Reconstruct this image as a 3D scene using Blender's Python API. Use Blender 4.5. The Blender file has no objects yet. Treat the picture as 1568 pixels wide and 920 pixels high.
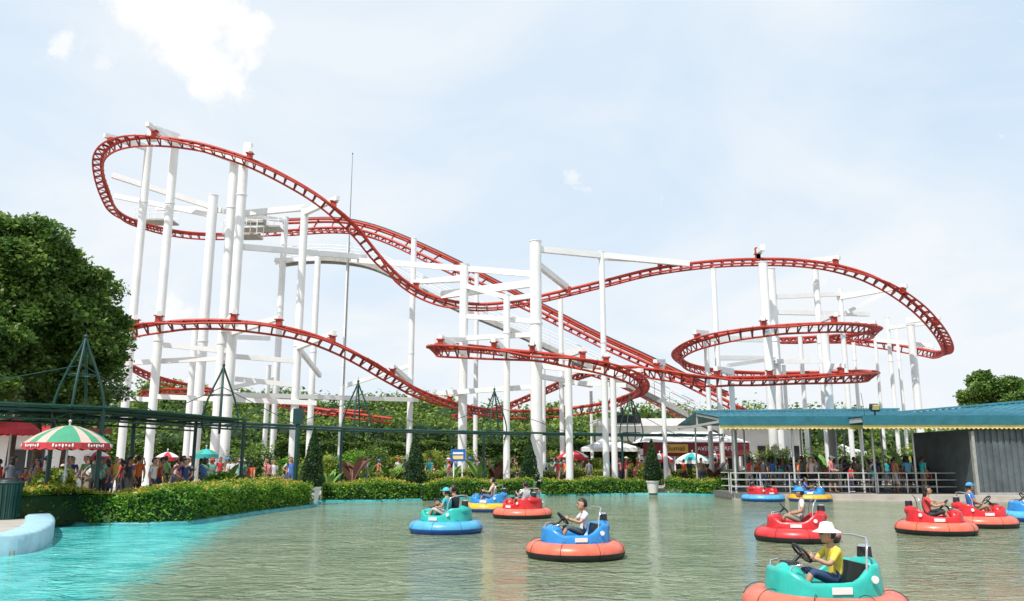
import bpy, math, random
import numpy as np
from mathutils import Vector, Matrix
random.seed(7); rng=np.random.default_rng(7)
scene=bpy.context.scene
# ---------------------------------------------------------------- camera model
F=1240.0; PIT=math.atan(243/F); CZ=1.95; sp,cp=math.sin(PIT),math.cos(PIT)
def S(u,v,d):
    """survey point: bearing/elevation as seen from the camera stand, at ground distance d"""
    x=(u-784)/F; y=(460-v)/F; t=d/(cp-y*sp)
    return Vector((x*t,d,CZ+t*(sp+y*cp)))
def G(u,v,z=0.0):
    x=(u-784)/F; y=(460-v)/F; t=(z-CZ)/(sp+y*cp)
    return Vector((x*t,(cp-y*sp)*t,z))
def proj(P):
    yy=P[1]*cp+(P[2]-CZ)*sp; zz=-P[1]*sp+(P[2]-CZ)*cp
    return 784+F*P[0]/yy, 460-F*zz/yy
cam=bpy.data.cameras.new("camera"); co=bpy.data.objects.new("camera",cam); scene.collection.objects.link(co)
cam.sensor_width=36; cam.lens=36*F/1568; cam.clip_end=5000; cam.clip_start=0.1
co.location=(0,0,CZ); co.rotation_euler=(math.pi/2+PIT,0,0); scene.camera=co
scene.view_settings.view_transform='Standard'
try: scene.view_settings.look='None'
except: pass
scene.view_settings.exposure=0
# ---------------------------------------------------------------- materials
def newmat(name):
    m=bpy.data.materials.new(name); m.use_nodes=True
    nt=m.node_tree; b=nt.nodes['Principled BSDF']; return m,nt,b
def mat(name,col,rough=0.5,metal=0.0,var=0.15,scale=3.0,bump=0.0,coat=0.0):
    m,nt,b=newmat(name)
    b.inputs['Roughness'].default_value=rough; b.inputs['Metallic'].default_value=metal
    if coat: b.inputs['Coat Weight'].default_value=coat
    tc=nt.nodes.new('ShaderNodeTexCoord'); n=nt.nodes.new('ShaderNodeTexNoise')
    n.inputs['Scale'].default_value=scale; n.inputs['Detail'].default_value=6; n.inputs['Roughness'].default_value=0.65
    nt.links.new(tc.outputs['Object'],n.inputs['Vector'])
    r=nt.nodes.new('ShaderNodeValToRGB'); r.color_ramp.elements[0].position=0.3; r.color_ramp.elements[1].position=0.7
    c0=[max(0,c*(1-var)) for c in col]; c1=[min(1,c*(1+var*0.6)) for c in col]
    r.color_ramp.elements[0].color=(*c0,1); r.color_ramp.elements[1].color=(*c1,1)
    nt.links.new(n.outputs['Fac'],r.inputs['Fac']); nt.links.new(r.outputs['Color'],b.inputs['Base Color'])
    if bump:
        bp=nt.nodes.new('ShaderNodeBump'); bp.inputs['Strength'].default_value=bump; bp.inputs['Distance'].default_value=0.05
        nt.links.new(n.outputs['Fac'],bp.inputs['Height']); nt.links.new(bp.outputs['Normal'],b.inputs['Normal'])
    return m
def leafmat(name,cols,trans=0.35):
    m,nt,b=newmat(name); out=nt.nodes['Material Output']
    a=nt.nodes.new('ShaderNodeAttribute'); a.attribute_name='rnd'
    tc=nt.nodes.new('ShaderNodeTexCoord'); n=nt.nodes.new('ShaderNodeTexNoise'); n.inputs['Scale'].default_value=0.9; n.inputs['Detail'].default_value=4
    nt.links.new(tc.outputs['Object'],n.inputs['Vector'])
    ad=nt.nodes.new('ShaderNodeMath'); ad.operation='MULTIPLY_ADD'; ad.inputs[1].default_value=0.7
    s=nt.nodes.new('ShaderNodeMath'); s.operation='MULTIPLY_ADD'; s.inputs[1].default_value=1.5; s.inputs[2].default_value=-0.55
    nt.links.new(n.outputs['Fac'],s.inputs[0]); nt.links.new(a.outputs['Fac'],ad.inputs[0]); nt.links.new(s.outputs[0],ad.inputs[2])
    r=nt.nodes.new('ShaderNodeValToRGB'); e=r.color_ramp.elements
    e[0].position=0.1; e[0].color=(*cols[0],1); e[1].position=0.95; e[1].color=(*cols[2],1)
    k=e.new(0.5); k.color=(*cols[1],1)
    nt.links.new(ad.outputs[0],r.inputs['Fac']); nt.links.new(r.outputs['Color'],b.inputs['Base Color'])
    b.inputs['Roughness'].default_value=0.5
    t=nt.nodes.new('ShaderNodeBsdfTranslucent'); nt.links.new(r.outputs['Color'],t.inputs['Color'])
    mx=nt.nodes.new('ShaderNodeMixShader'); mx.inputs[0].default_value=trans
    nt.links.new(b.outputs[0],mx.inputs[1]); nt.links.new(t.outputs[0],mx.inputs[2]); nt.links.new(mx.outputs[0],out.inputs[0])
    return m
WHITE=mat('white_paint',(0.82,0.82,0.81),0.45,var=0.09,scale=0.7)
WHITE2=mat('white_wall',(0.75,0.74,0.72),0.7,var=0.12,scale=1.0)
RED=mat('red_track_paint',(0.47,0.04,0.02),0.5,var=0.28,scale=1.5)
DRED=mat('dark_red_paint',(0.22,0.018,0.012),0.55,var=0.25,scale=1.5)
GREY=mat('galvanised_steel',(0.42,0.41,0.38),0.5,0.3,var=0.25,scale=4)
DGREEN=mat('dark_green_paint',(0.008,0.06,0.05),0.4,var=0.3,scale=3)
CLOTHG=mat('green_shade_cloth',(0.015,0.11,0.08),0.8,var=0.3,scale=2)
TEALROOF=mat('teal_metal_roof',(0.05,0.22,0.29),0.45,0.0,var=0.35,scale=0.9)
TEALF2=mat('teal_fascia_paint',(0.02,0.15,0.20),0.5,0.0,var=0.25,scale=2)
YELLOW=mat('yellow_trim',(0.78,0.62,0.22),0.6,var=0.2,scale=3)
STEELW=mat('brushed_rail',(0.62,0.62,0.6),0.35,0.3,var=0.15,scale=4)
CHROME=mat('chrome',(0.75,0.75,0.75),0.15,1.0,var=0.05)
BLACK=mat('black_rubber',(0.02,0.02,0.022),0.5,var=0.3,scale=5)
DARKW=mat('dark_corrugated_wall',(0.10,0.12,0.13),0.55,var=0.35,scale=1.5)
CONC=mat('pavement_concrete',(0.42,0.38,0.33),0.85,var=0.22,scale=1.2,bump=0.2)
CURB=mat('turquoise_curb_paint',(0.05,0.32,0.34),0.5,var=0.45,scale=2)
CURBL=mat('pale_blue_curb_paint',(0.36,0.58,0.66),0.5,var=0.25,scale=2)
BARK=mat('bark',(0.12,0.085,0.055),0.9,var=0.4,scale=6,bump=0.6)
MAROON=mat('maroon_awning',(0.2,0.025,0.03),0.7,var=0.15)
GOLD=mat('gold_sign',(0.7,0.45,0.08),0.4,var=0.1)
BLUE=mat('blue_paint',(0.02,0.12,0.45),0.45,var=0.15)
CANW=mat('canvas_white',(0.8,0.8,0.78),0.8,var=0.08)
CANP=mat('canvas_faded_pink',(0.62,0.42,0.36),0.8,var=0.15)
CANR=mat('canvas_red',(0.55,0.04,0.05),0.8,var=0.12)
CANG=mat('canvas_green',(0.06,0.30,0.17),0.8,var=0.12)
CANT=mat('canvas_teal',(0.04,0.42,0.42),0.8,var=0.12)
L_TREE=leafmat('tree_leaves',[(0.03,0.085,0.014),(0.095,0.19,0.03),(0.25,0.36,0.07)],.42)
L_DARK=leafmat('dark_leaves',[(0.016,0.045,0.012),(0.045,0.10,0.022),(0.11,0.18,0.04)])
L_HEDGE=leafmat('hedge_leaves',[(0.04,0.15,0.012),(0.13,0.32,0.025),(0.27,0.47,0.05)],.42)
L_HTOP=leafmat('hedge_flower_tips',[(0.22,0.32,0.03),(0.48,0.42,0.05),(0.68,0.33,0.07)])
L_CYP=leafmat('cypress_leaves',[(0.015,0.045,0.015),(0.035,0.095,0.025),(0.07,0.15,0.04)])
L_BG=leafmat('background_leaves',[(0.045,0.11,0.015),(0.14,0.25,0.035),(0.33,0.42,0.08)],.42)
L_LIME=leafmat('lime_bush_leaves',[(0.10,0.18,0.02),(0.25,0.34,0.04),(0.42,0.46,0.09)])
CORE=mat('foliage_core',(0.018,0.045,0.012),0.95,var=0.4)
# ---------------------------------------------------------------- mesh builder
class MB:
    def __init__(s): s.v=[];s.f=[];s.m=[];s.s=[]
    def add(s,vs,fs,mi=0,sm=False):
        o=len(s.v); s.v+= [tuple(p) for p in vs]
        for f in fs: s.f.append(tuple(i+o for i in f)); s.m.append(mi); s.s.append(sm)
    def box(s,c,d,mi=0,rz=0.0,M=None,taper=1.0):
        x,y,z=d[0]/2,d[1]/2,d[2]/2
        vs=[(-x,-y,-z),(x,-y,-z),(x,y,-z),(-x,y,-z),(-x*taper,-y*taper,z),(x*taper,-y*taper,z),(x*taper,y*taper,z),(-x*taper,y*taper,z)]
        R=M if M is not None else Matrix.Rotation(rz,3,'Z'); c=Vector(c)
        s.add([R@Vector(p)+c for p in vs],[(3,2,1,0),(4,5,6,7),(0,1,5,4),(1,2,6,5),(2,3,7,6),(3,0,4,7)],mi)
    def beam(s,a,b,w,h,mi=0,w2=None,h2=None):
        a=Vector(a);b=Vector(b);d=(b-a).normalized(); up=Vector((0,0,1))
        if abs(d.z)>0.95: up=Vector((0,1,0))
        r=d.cross(up).normalized(); u=r.cross(d); w2=w2 or w; h2=h2 or h
        vs=[]
        for p,ww,hh in((a,w,h),(b,w2,h2)):
            for sx,sy in((-1,-1),(1,-1),(1,1),(-1,1)): vs.append(p+r*sx*ww/2+u*sy*hh/2)
        s.add(vs,[(3,2,1,0),(4,5,6,7),(0,1,5,4),(1,2,6,5),(2,3,7,6),(3,0,4,7)],mi)
    def cyl(s,a,b,r1,r2=None,n=10,mi=0,sm=True):
        a=Vector(a);b=Vector(b); r2=r1 if r2 is None else r2; d=(b-a).normalized()
        t=Vector((1,0,0)) if abs(d.x)<0.8 else Vector((0,1,0))
        x=d.cross(t).normalized(); y=d.cross(x); vs=[]
        for p,r in((a,r1),(b,r2)):
            for i in range(n):
                an=2*math.pi*i/n; vs.append(p+x*math.cos(an)*r+y*math.sin(an)*r)
        fs=[(i,(i+1)%n,n+(i+1)%n,n+i) for i in range(n)]
        s.add(vs,fs,mi,sm)
        s.add(vs[:n],[tuple(range(n))[::-1]],mi); s.add(vs[n:],[tuple(range(n))],mi)
    def tube(s,pts,r,n=8,mi=0,closed=False):
        pts=[Vector(p) for p in pts]; N=len(pts); vs=[]; px=None
        for i,p in enumerate(pts):
            a=pts[(i-1)%N] if (closed or i>0) else p; b=pts[(i+1)%N] if (closed or i<N-1) else p
            d=(b-a).normalized()
            if px is None: t=Vector((0,0,1)) if abs(d.z)<0.9 else Vector((1,0,0)); px=d.cross(t).normalized()
            px=(px-d*px.dot(d)).normalized(); y=d.cross(px); rr=r[i] if isinstance(r,(list,tuple)) else r
            for k in range(n):
                an=2*math.pi*k/n; vs.append(p+px*math.cos(an)*rr+y*math.sin(an)*rr)
        fs=[]
        for i in range(N if closed else N-1):
            j=(i+1)%N
            for k in range(n): fs.append((i*n+k,i*n+(k+1)%n,j*n+(k+1)%n,j*n+k))
        s.add(vs,fs,mi,True)
        if not closed:
            s.add(vs[:n],[tuple(range(n))[::-1]],mi); s.add(vs[-n:],[tuple(range(n))],mi)
    def sph(s,c,r,mi=0,nu=12,nv=8,M=None,keep=None):
        if not hasattr(r,'__len__'): r=(r,r,r)
        vs=[];c=Vector(c)
        for j in range(nv+1):
            ph=math.pi*j/nv
            for i in range(nu):
                th=2*math.pi*i/nu; vs.append(Vector((math.sin(ph)*math.cos(th),math.sin(ph)*math.sin(th),math.cos(ph))))
        fs=[]
        for j in range(nv):
            for i in range(nu):
                f=(j*nu+i,(j+1)*nu+i,(j+1)*nu+(i+1)%nu,j*nu+(i+1)%nu)
                if keep:
                    q=sum((vs[k] for k in f),Vector())/4
                    if not keep(q): continue
                fs.append(f)
        out=[]
        for p in vs:
            q=Vector((p.x*r[0],p.y*r[1],p.z*r[2])); q=M@q if M is not None else q; out.append(q+c)
        s.add(out,fs,mi,True)
    def torus(s,c,R,r,mi=0,nu=32,nv=12,M=None,sz=1.0,low=None):
        c=Vector(c);vs=[]
        for i in range(nu):
            a=2*math.pi*i/nu
            for j in range(nv):
                b=2*math.pi*j/nv; q=Vector(((R+r*math.cos(b))*math.cos(a),(R+r*math.cos(b))*math.sin(a),r*math.sin(b)*sz))
                vs.append((M@q if M is not None else q)+c)
        for j in range(nv):
            fs=[(i*nv+j,((i+1)%nu)*nv+j,((i+1)%nu)*nv+(j+1)%nv,i*nv+(j+1)%nv) for i in range(nu)]
            ang=(j+0.5)/nv; k=mi
            if low is not None and 0.56<ang<1.0: k=low
            s.add(vs,fs,k,True) if j==0 else s._f(fs,k,len(vs))
    def _f(s,fs,mi,n):
        o=len(s.v)-n
        for f in fs: s.f.append(tuple(i+o for i in f)); s.m.append(mi); s.s.append(True)
    def mesh(s,name,mats):
        me=bpy.data.meshes.new(name); me.from_pydata(s.v,[],s.f)
        for m in mats: me.materials.append(m)
        me.polygons.foreach_set('material_index',s.m); me.polygons.foreach_set('use_smooth',s.s); me.update(); return me
    def obj(s,name,mats,parent=None,loc=(0,0,0),rz=0,sc=1):
        o=bpy.data.objects.new(name,s.mesh(name,mats)); scene.collection.objects.link(o)
        o.location=loc;o.rotation_euler=(0,0,rz);o.scale=(sc,)*3
        if parent: o.parent=parent
        return o
def empty(name,loc=(0,0,0),rz=0):
    o=bpy.data.objects.new(name,None); scene.collection.objects.link(o); o.location=loc;o.rotation_euler=(0,0,rz);o.empty_display_size=0.3; return o
def leaves(name,P,size,m,parent=None,upbias=0.5,aspect=0.55):
    P=np.asarray(P); N=len(P)
    a=rng.normal(size=(N,3)); a[:,2]*=0.6; a/=np.linalg.norm(a,axis=1)[:,None]
    nrm=rng.normal(size=(N,3)); nrm[:,2]+=upbias; b=np.cross(nrm,a); b/=np.linalg.norm(b,axis=1)[:,None]+1e-9
    sz=size*rng.uniform(0.6,1.4,size=(N,1)); 
    V=np.empty((N,4,3)); V[:,0]=P-a*sz*.5; V[:,1]=P+b*sz*aspect*.5; V[:,2]=P+a*sz*.5; V[:,3]=P-b*sz*aspect*.5
    me=bpy.data.meshes.new(name); me.vertices.add(4*N); me.vertices.foreach_set('co',V.ravel())
    me.loops.add(4*N); me.loops.foreach_set('vertex_index',np.arange(4*N,dtype=np.int32))
    me.polygons.add(N); me.polygons.foreach_set('loop_start',np.arange(0,4*N,4,dtype=np.int32)); me.polygons.foreach_set('loop_total',np.full(N,4,dtype=np.int32))
    me.update(calc_edges=True)
    at=me.attributes.new('rnd','FLOAT','POINT'); at.data.foreach_set('value',np.repeat(rng.uniform(0,1,N),4))
    me.materials.append(m); o=bpy.data.objects.new(name,me); scene.collection.objects.link(o)
    if parent: o.parent=parent
    return o
def shell_pts(c,r,n,inner=0.75):
    d=rng.normal(size=(n,3)); d/=np.linalg.norm(d,axis=1)[:,None]
    rad=rng.uniform(inner,1.05,size=(n,1))
    bumps=1+0.14*np.sin(d[:,:1]*7+c[0])*np.cos(d[:,1:2]*6+c[1])+0.10*np.sin(d[:,2:3]*9+c[2])
    stray=1+np.abs(rng.normal(0,.09,size=(n,1)))
    return np.array(c)+d*rad*bumps*stray*np.array(r)
# ---------------------------------------------------------------- pond outline, ground, water
GZ=0.30
PC=Vector((3,18,0))
left_nose=[Vector((-16,-6,0)),Vector((-13.5,4,0)),Vector((-12.2,12,0)),G(-20,852),G(20,850),G(55,842),G(76,828),G(80,815),G(66,800)]
hedge_line=[G(66,800),G(110,804),G(180,806),G(285,804),G(330,797),G(400,786),G(480,776),G(492,769),G(560,769),G(638,767),G(700,764),G(820,760),G(1000,757),G(1112,760)]
pav_line=[G(1112,760),G(1124,766),G(1300,768),G(1500,770),G(1640,773)]
outline=left_nose+hedge_line[1:]+pav_line[1:]+[Vector((38,30,0)),Vector((38,10,0)),Vector((30,-6,0)),Vector((5,-9,0))]
def ground():
    b=MB(); n=len(outline); vs=[]
    for z,k in((-0.8,0),(0.08,0),(0.08,1),(GZ,1),(GZ,2),(GZ,3)):
        for p in outline:
            d=(p-PC); d.z=0; L=d.length
            q=p if k==0 else (PC+d*(1+ {1:.45,2:25,3:2500}[k]/L))
            vs.append((q.x,q.y,z))
    fs=[]
    for r in range(5):
        for i in range(n): j=(i+1)%n; fs.append((r*n+i,r*n+j,(r+1)*n+j,(r+1)*n+i))
    b.add(vs,fs,0); return b.obj('ground',[CONC])
ground()
def strip(name,pts,w,z0,z1,m,out=0.0):
    b=MB();vs=[]
    for i,p in enumerate(pts):
        a=pts[max(0,i-1)];c=pts[min(len(pts)-1,i+1)]; t=(c-a).normalized(); nn=Vector((-t.y,t.x,0))
        if nn.dot(p-PC)<0: nn=-nn
        q0=p-nn*0.06+nn*out;q1=p+nn*(w+out)
        vs+=[(q0.x,q0.y,z0),(q0.x,q0.y,z1-0.05),(q0.x+nn.x*.08,q0.y+nn.y*.08,z1),(q1.x-nn.x*.08,q1.y-nn.y*.08,z1),(q1.x,q1.y,z1-.05),(q1.x,q1.y,z0)]
    fs=[]
    for i in range(len(pts)-1):
        for k in range(5): fs.append((i*6+k,i*6+k+1,(i+1)*6+k+1,(i+1)*6+k))
    fs.append(tuple(range(6))); fs.append(tuple(range(len(vs)-6,len(vs))))
    b.add(vs,fs,0,True); return b.obj(name,[m])
ln=[Vector(p) for p in left_nose]; nose=[]
for i in range(len(ln)-1):
    for k in range(3): nose.append(ln[i].lerp(ln[i+1],k/3))
nose.append(ln[-1])
for _ in range(2): nose=[nose[0]]+[nose[i]*.5+(nose[i-1]+nose[i+1])*.25 for i in range(1,len(nose)-1)]+[nose[-1]]
strip('pond_rim',nose,0.62,-0.3,GZ+0.12,CURBL)
strip('pond_rim',hedge_line,0.3,-0.3,0.11,CURB)
def water():
    b=MB(); b.add([(-40,-20,0),(60,-20,0),(60,60,0),(-40,60,0)],[(0,1,2,3)],0)
    m,nt,bs=newmat('pond_water'); L=nt.links
    tc=nt.nodes.new('ShaderNodeTexCoord')
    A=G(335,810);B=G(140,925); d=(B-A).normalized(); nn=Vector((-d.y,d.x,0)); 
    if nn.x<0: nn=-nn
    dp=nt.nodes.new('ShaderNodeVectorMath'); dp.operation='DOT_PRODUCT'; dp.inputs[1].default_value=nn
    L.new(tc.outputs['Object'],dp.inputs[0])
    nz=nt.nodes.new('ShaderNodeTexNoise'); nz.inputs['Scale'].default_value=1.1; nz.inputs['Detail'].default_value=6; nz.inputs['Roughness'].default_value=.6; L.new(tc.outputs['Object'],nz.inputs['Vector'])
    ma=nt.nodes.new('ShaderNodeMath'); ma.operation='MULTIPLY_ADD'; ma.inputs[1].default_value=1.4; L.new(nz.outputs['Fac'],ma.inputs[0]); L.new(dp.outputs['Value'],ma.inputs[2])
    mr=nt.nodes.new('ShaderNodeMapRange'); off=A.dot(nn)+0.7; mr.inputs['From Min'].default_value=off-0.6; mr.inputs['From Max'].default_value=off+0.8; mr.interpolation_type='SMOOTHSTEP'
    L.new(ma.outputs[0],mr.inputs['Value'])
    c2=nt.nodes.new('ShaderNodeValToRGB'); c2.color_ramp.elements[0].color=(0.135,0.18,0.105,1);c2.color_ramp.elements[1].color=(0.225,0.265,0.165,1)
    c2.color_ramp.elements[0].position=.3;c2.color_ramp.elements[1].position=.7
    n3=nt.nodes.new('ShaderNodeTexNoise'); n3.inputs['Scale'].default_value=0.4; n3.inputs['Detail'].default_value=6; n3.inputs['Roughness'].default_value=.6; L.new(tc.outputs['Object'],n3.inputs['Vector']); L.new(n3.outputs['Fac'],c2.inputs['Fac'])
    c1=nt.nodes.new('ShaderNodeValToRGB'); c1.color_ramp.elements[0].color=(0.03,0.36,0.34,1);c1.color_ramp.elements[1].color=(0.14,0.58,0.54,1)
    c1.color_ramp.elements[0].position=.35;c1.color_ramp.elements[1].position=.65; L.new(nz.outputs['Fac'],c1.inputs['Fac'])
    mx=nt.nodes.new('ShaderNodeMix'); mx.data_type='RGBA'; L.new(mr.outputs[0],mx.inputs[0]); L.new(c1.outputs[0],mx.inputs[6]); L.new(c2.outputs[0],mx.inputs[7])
    L.new(mx.outputs[2],bs.inputs['Base Color']); bs.inputs['Roughness'].default_value=0.05; bs.inputs['IOR'].default_value=1.33
    mp=nt.nodes.new('ShaderNodeMapping'); mp.inputs['Scale'].default_value=(0.75,1.3,1); mp.inputs['Rotation'].default_value=(0,0,.25); L.new(tc.outputs['Object'],mp.inputs[0])
    w1=nt.nodes.new('ShaderNodeTexNoise'); w1.inputs['Scale'].default_value=2.3; w1.inputs['Detail'].default_value=3.5; w1.inputs['Roughness'].default_value=.5; w1.inputs['Distortion'].default_value=1.4; L.new(mp.outputs[0],w1.inputs['Vector'])
    bp=nt.nodes.new('ShaderNodeBump'); bp.inputs['Strength'].default_value=1.0; bp.inputs['Distance'].default_value=0.17; L.new(w1.outputs['Fac'],bp.inputs['Height'])
    w2=nt.nodes.new('ShaderNodeTexNoise'); w2.inputs['Scale'].default_value=0.6; w2.inputs['Detail'].default_value=2; L.new(mp.outputs[0],w2.inputs['Vector'])
    b2=nt.nodes.new('ShaderNodeBump'); b2.inputs['Strength'].default_value=0.4; b2.inputs['Distance'].default_value=0.3; L.new(w2.outputs['Fac'],b2.inputs['Height']); L.new(bp.outputs[0],b2.inputs['Normal'])
    L.new(b2.outputs[0],bs.inputs['Normal'])
    b.obj('water',[m])
water()
# ---------------------------------------------------------------- sky + sun
EL,AZ=math.radians(58),math.radians(215)
sd=Vector((math.sin(AZ)*math.cos(EL),math.cos(AZ)*math.cos(EL),math.sin(EL)))
sl=bpy.data.lights.new('sun','SUN'); sl.energy=4.7; sl.angle=math.radians(0.6); sl.color=(1,0.96,0.9)
so=bpy.data.objects.new('sun',sl); scene.collection.objects.link(so); so.rotation_euler=(-sd).to_track_quat('-Z','Y').to_euler(); so.location=(0,0,60)
w=bpy.data.worlds.new("World"); scene.world=w; w.use_nodes=True; nt=w.node_tree; L=nt.links
bg=nt.nodes['Background']; bg.inputs['Strength'].default_value=0.12
sk=nt.nodes.new('ShaderNodeTexSky'); sk.sky_type='NISHITA'; sk.sun_disc=False; sk.sun_elevation=EL; sk.sun_rotation=AZ; sk.dust_density=2.5; sk.air_density=1.0
tc=nt.nodes.new('ShaderNodeTexCoord'); sx=nt.nodes.new('ShaderNodeSeparateXYZ'); L.new(tc.outputs['Generated'],sx.inputs[0])
m0=nt.nodes.new('ShaderNodeMix'); m0.data_type='RGBA'; m0.inputs[0].default_value=0.86; L.new(sk.outputs[0],m0.inputs[6]); m0.inputs[7].default_value=(5.7,7.15,8.7,1)
zc=nt.nodes.new('ShaderNodeMath'); zc.operation='ADD'; zc.inputs[1].default_value=0.25; L.new(sx.outputs[2],zc.inputs[0])
dv=nt.nodes.new('ShaderNodeVectorMath'); dv.operation='DIVIDE'; cb=nt.nodes.new('ShaderNodeCombineXYZ')
for i in range(3): L.new(zc.outputs[0],cb.inputs[i])
L.new(tc.outputs['Generated'],dv.inputs[0]); L.new(cb.outputs[0],dv.inputs[1])
n1=nt.nodes.new('ShaderNodeTexNoise'); n1.inputs['Scale'].default_value=1.5; n1.inputs['Detail'].default_value=8; n1.inputs['Roughness'].default_value=0.52; n1.inputs['Distortion'].default_value=0.6; L.new(dv.outputs[0],n1.inputs['Vector'])
mr=nt.nodes.new('ShaderNodeMapRange'); mr.inputs['From Min'].default_value=0.36; mr.inputs['From Max'].default_value=0.68; mr.inputs['To Min'].default_value=0.05; mr.inputs['To Max'].default_value=0.85; L.new(n1.outputs['Fac'],mr.inputs['Value'])
hz=nt.nodes.new('ShaderNodeMapRange'); hz.inputs['From Min'].default_value=0.02; hz.inputs['From Max'].default_value=0.42; hz.inputs['To Min'].default_value=0.75; hz.inputs['To Max'].default_value=0.0; L.new(sx.outputs[2],hz.inputs['Value'])
a1=nt.nodes.new('ShaderNodeMath'); a1.operation='ADD'; a1.use_clamp=True; L.new(mr.outputs[0],a1.inputs[0]); L.new(hz.outputs[0],a1.inputs[1])
m1=nt.nodes.new('ShaderNodeMix'); m1.data_type='RGBA'; L.new(a1.outputs[0],m1.inputs[0]); L.new(m0.outputs[2],m1.inputs[6]); m1.inputs[7].default_value=(7.45,7.85,8.2,1)
prev=m1.outputs[2]
def cl_noise(sc):
    n2=nt.nodes.new('ShaderNodeTexNoise'); n2.inputs['Scale'].default_value=sc; n2.inputs['Detail'].default_value=9; n2.inputs['Roughness'].default_value=0.6; L.new(tc.outputs['Generated'],n2.inputs['Vector']); return n2
nb=cl_noise(15); ns=cl_noise(38)
for (u,v,r,pk_) in((255,15,0.09,1),(300,70,0.08,1),(325,125,0.055,1),(378,65,0.04,1),(95,68,0.03,.7),(165,98,0.022,.4),(268,475,0.035,.7),(880,272,0.025,.5)):
    n2=nb if r>.035 else ns
    dd=(S(u,v,10)-Vector((0,0,CZ))).normalized()
    ds=nt.nodes.new('ShaderNodeVectorMath'); ds.operation='DISTANCE'; ds.inputs[1].default_value=dd; L.new(tc.outputs['Generated'],ds.inputs[0])
    q=nt.nodes.new('ShaderNodeMapRange'); q.inputs['From Min'].default_value=0; q.inputs['From Max'].default_value=r*1.25; q.inputs['To Min'].default_value=0.36 if r>.035 else .25; q.inputs['To Max'].default_value=-0.3; L.new(ds.outputs['Value'],q.inputs['Value'])
    ad=nt.nodes.new('ShaderNodeMath'); ad.operation='MULTIPLY_ADD'; ad.inputs[1].default_value=1.25; L.new(n2.outputs['Fac'],ad.inputs[0]); L.new(q.outputs[0],ad.inputs[2])
    q2=nt.nodes.new('ShaderNodeMapRange'); q2.interpolation_type='SMOOTHSTEP'; q2.inputs['From Min'].default_value=0.58; q2.inputs['From Max'].default_value=0.84; q2.inputs['To Max'].default_value=pk_; L.new(ad.outputs[0],q2.inputs['Value'])
    mm=nt.nodes.new('ShaderNodeMix'); mm.data_type='RGBA'; L.new(q2.outputs[0],mm.inputs[0]); L.new(prev,mm.inputs[6]); mm.inputs[7].default_value=(8.6,8.6,8.5,1); prev=mm.outputs[2]
L.new(prev,bg.inputs['Color'])
# ---------------------------------------------------------------- roller coaster
COAST=empty('roller_coaster')
def spline(pts,step=0.4):
    P=[Vector(p) for p in pts]; P=[2*P[0]-P[1]]+P+[2*P[-1]-P[-2]]; out=[]
    for i in range(1,len(P)-2):
        a,b,c,d=P[i-1:i+3]; n=24
        for k in range(n):
            t=k/n; out.append(0.5*((2*b)+(c-a)*t+(2*a-5*b+4*c-d)*t*t+(3*b-a-3*c+d)*t**3))
    out.append(P[-2]); A=np.array([tuple(p) for p in out])
    for _ in range(14): A[1:-1]=A[1:-1]*0.5+0.25*(A[:-2]+A[2:])
    s=np.r_[0,np.cumsum(np.linalg.norm(np.diff(A,axis=0),axis=1))]; q=np.arange(0,s[-1],step)
    return np.stack([np.interp(q,s,A[:,k]) for k in range(3)],1)
TR={}
def track(key,uvd,bank=6.0,rail=RED,step=0.35):
    C=spline([S(*p) for p in uvd],step); N=len(C)
    T=np.gradient(C,axis=0); T/=np.linalg.norm(T,axis=1)[:,None]
    K=np.gradient(T,axis=0)/step; K[:,2]=0
    ker=np.ones(15)/15; K=np.stack([np.convolve(np.pad(K[:,i],7,'edge'),ker,'valid') for i in range(3)],1)
    U=np.array([0,0,1.0])+np.clip(K*bank,-0.9,0.9); U-=T*(U*T).sum(1)[:,None]; U/=np.linalg.norm(U,axis=1)[:,None]
    R=np.cross(T,U); TR[key]=(C,U,R)
    b=MB()
    def sweep(off_r,off_u,rad,n,mi):
        cc=C+R*off_r+U*off_u; vs=[]
        for k in range(n):
            an=2*math.pi*k/n; vs.append(cc+R*(math.cos(an)*rad)+U*(math.sin(an)*rad))
        V=np.stack(vs,1).reshape(-1,3); fs=[(i*n+k,i*n+(k+1)%n,(i+1)*n+(k+1)%n,(i+1)*n+k) for i in range(N-1) for k in range(n)]
        b.add([tuple(p) for p in V],fs,mi,True)
        b.add([tuple(p) for p in V[:n]],[tuple(range(n))],mi);b.add([tuple(p) for p in V[-n:]],[tuple(range(n))],mi)
    sweep(0,0.19,0.11,8,0); sweep(-0.38,-0.16,0.065,6,0); sweep(0.38,-0.16,0.065,6,0)
    for i in range(1,N-1,2):
        c=Vector(C[i]);u=Vector(U[i]);r=Vector(R[i])
        b.beam(c-r*.38-u*.13,c+u*.19,0.06,0.14,1); b.beam(c+r*.38-u*.13,c+u*.19,0.06,0.14,1); b.beam(c-r*.38-u*.16,c+r*.38-u*.16,0.07,0.05,1)
    b.obj('track',[rail,DRED],COAST)
A_=[(440,356,67),(380,360,67),(320,361,66),(265,356,64),(215,344,61),(180,328,58),(164,300,55),(153,262,52),(156,236,50),(180,219,48.5),(225,213,48),(280,219,48),(335,232,48),(390,251,48),(450,281,48.5),(500,313,49),(545,352,50),(577,392,51),(607,425,52),(642,449,53),(685,464,53),(735,470,53),(790,465,53),(860,450,53),(930,433,53),(1000,416,53),(1080,405,53),(1150,401,53),(1220,402,53),(1290,412,53),(1350,433,53),(1400,466,53.5),(1435,503,55),(1450,532,58),(1440,542,62),(1405,536,66),(1340,526,67),(1270,521,66)]
track('A',A_)
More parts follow.
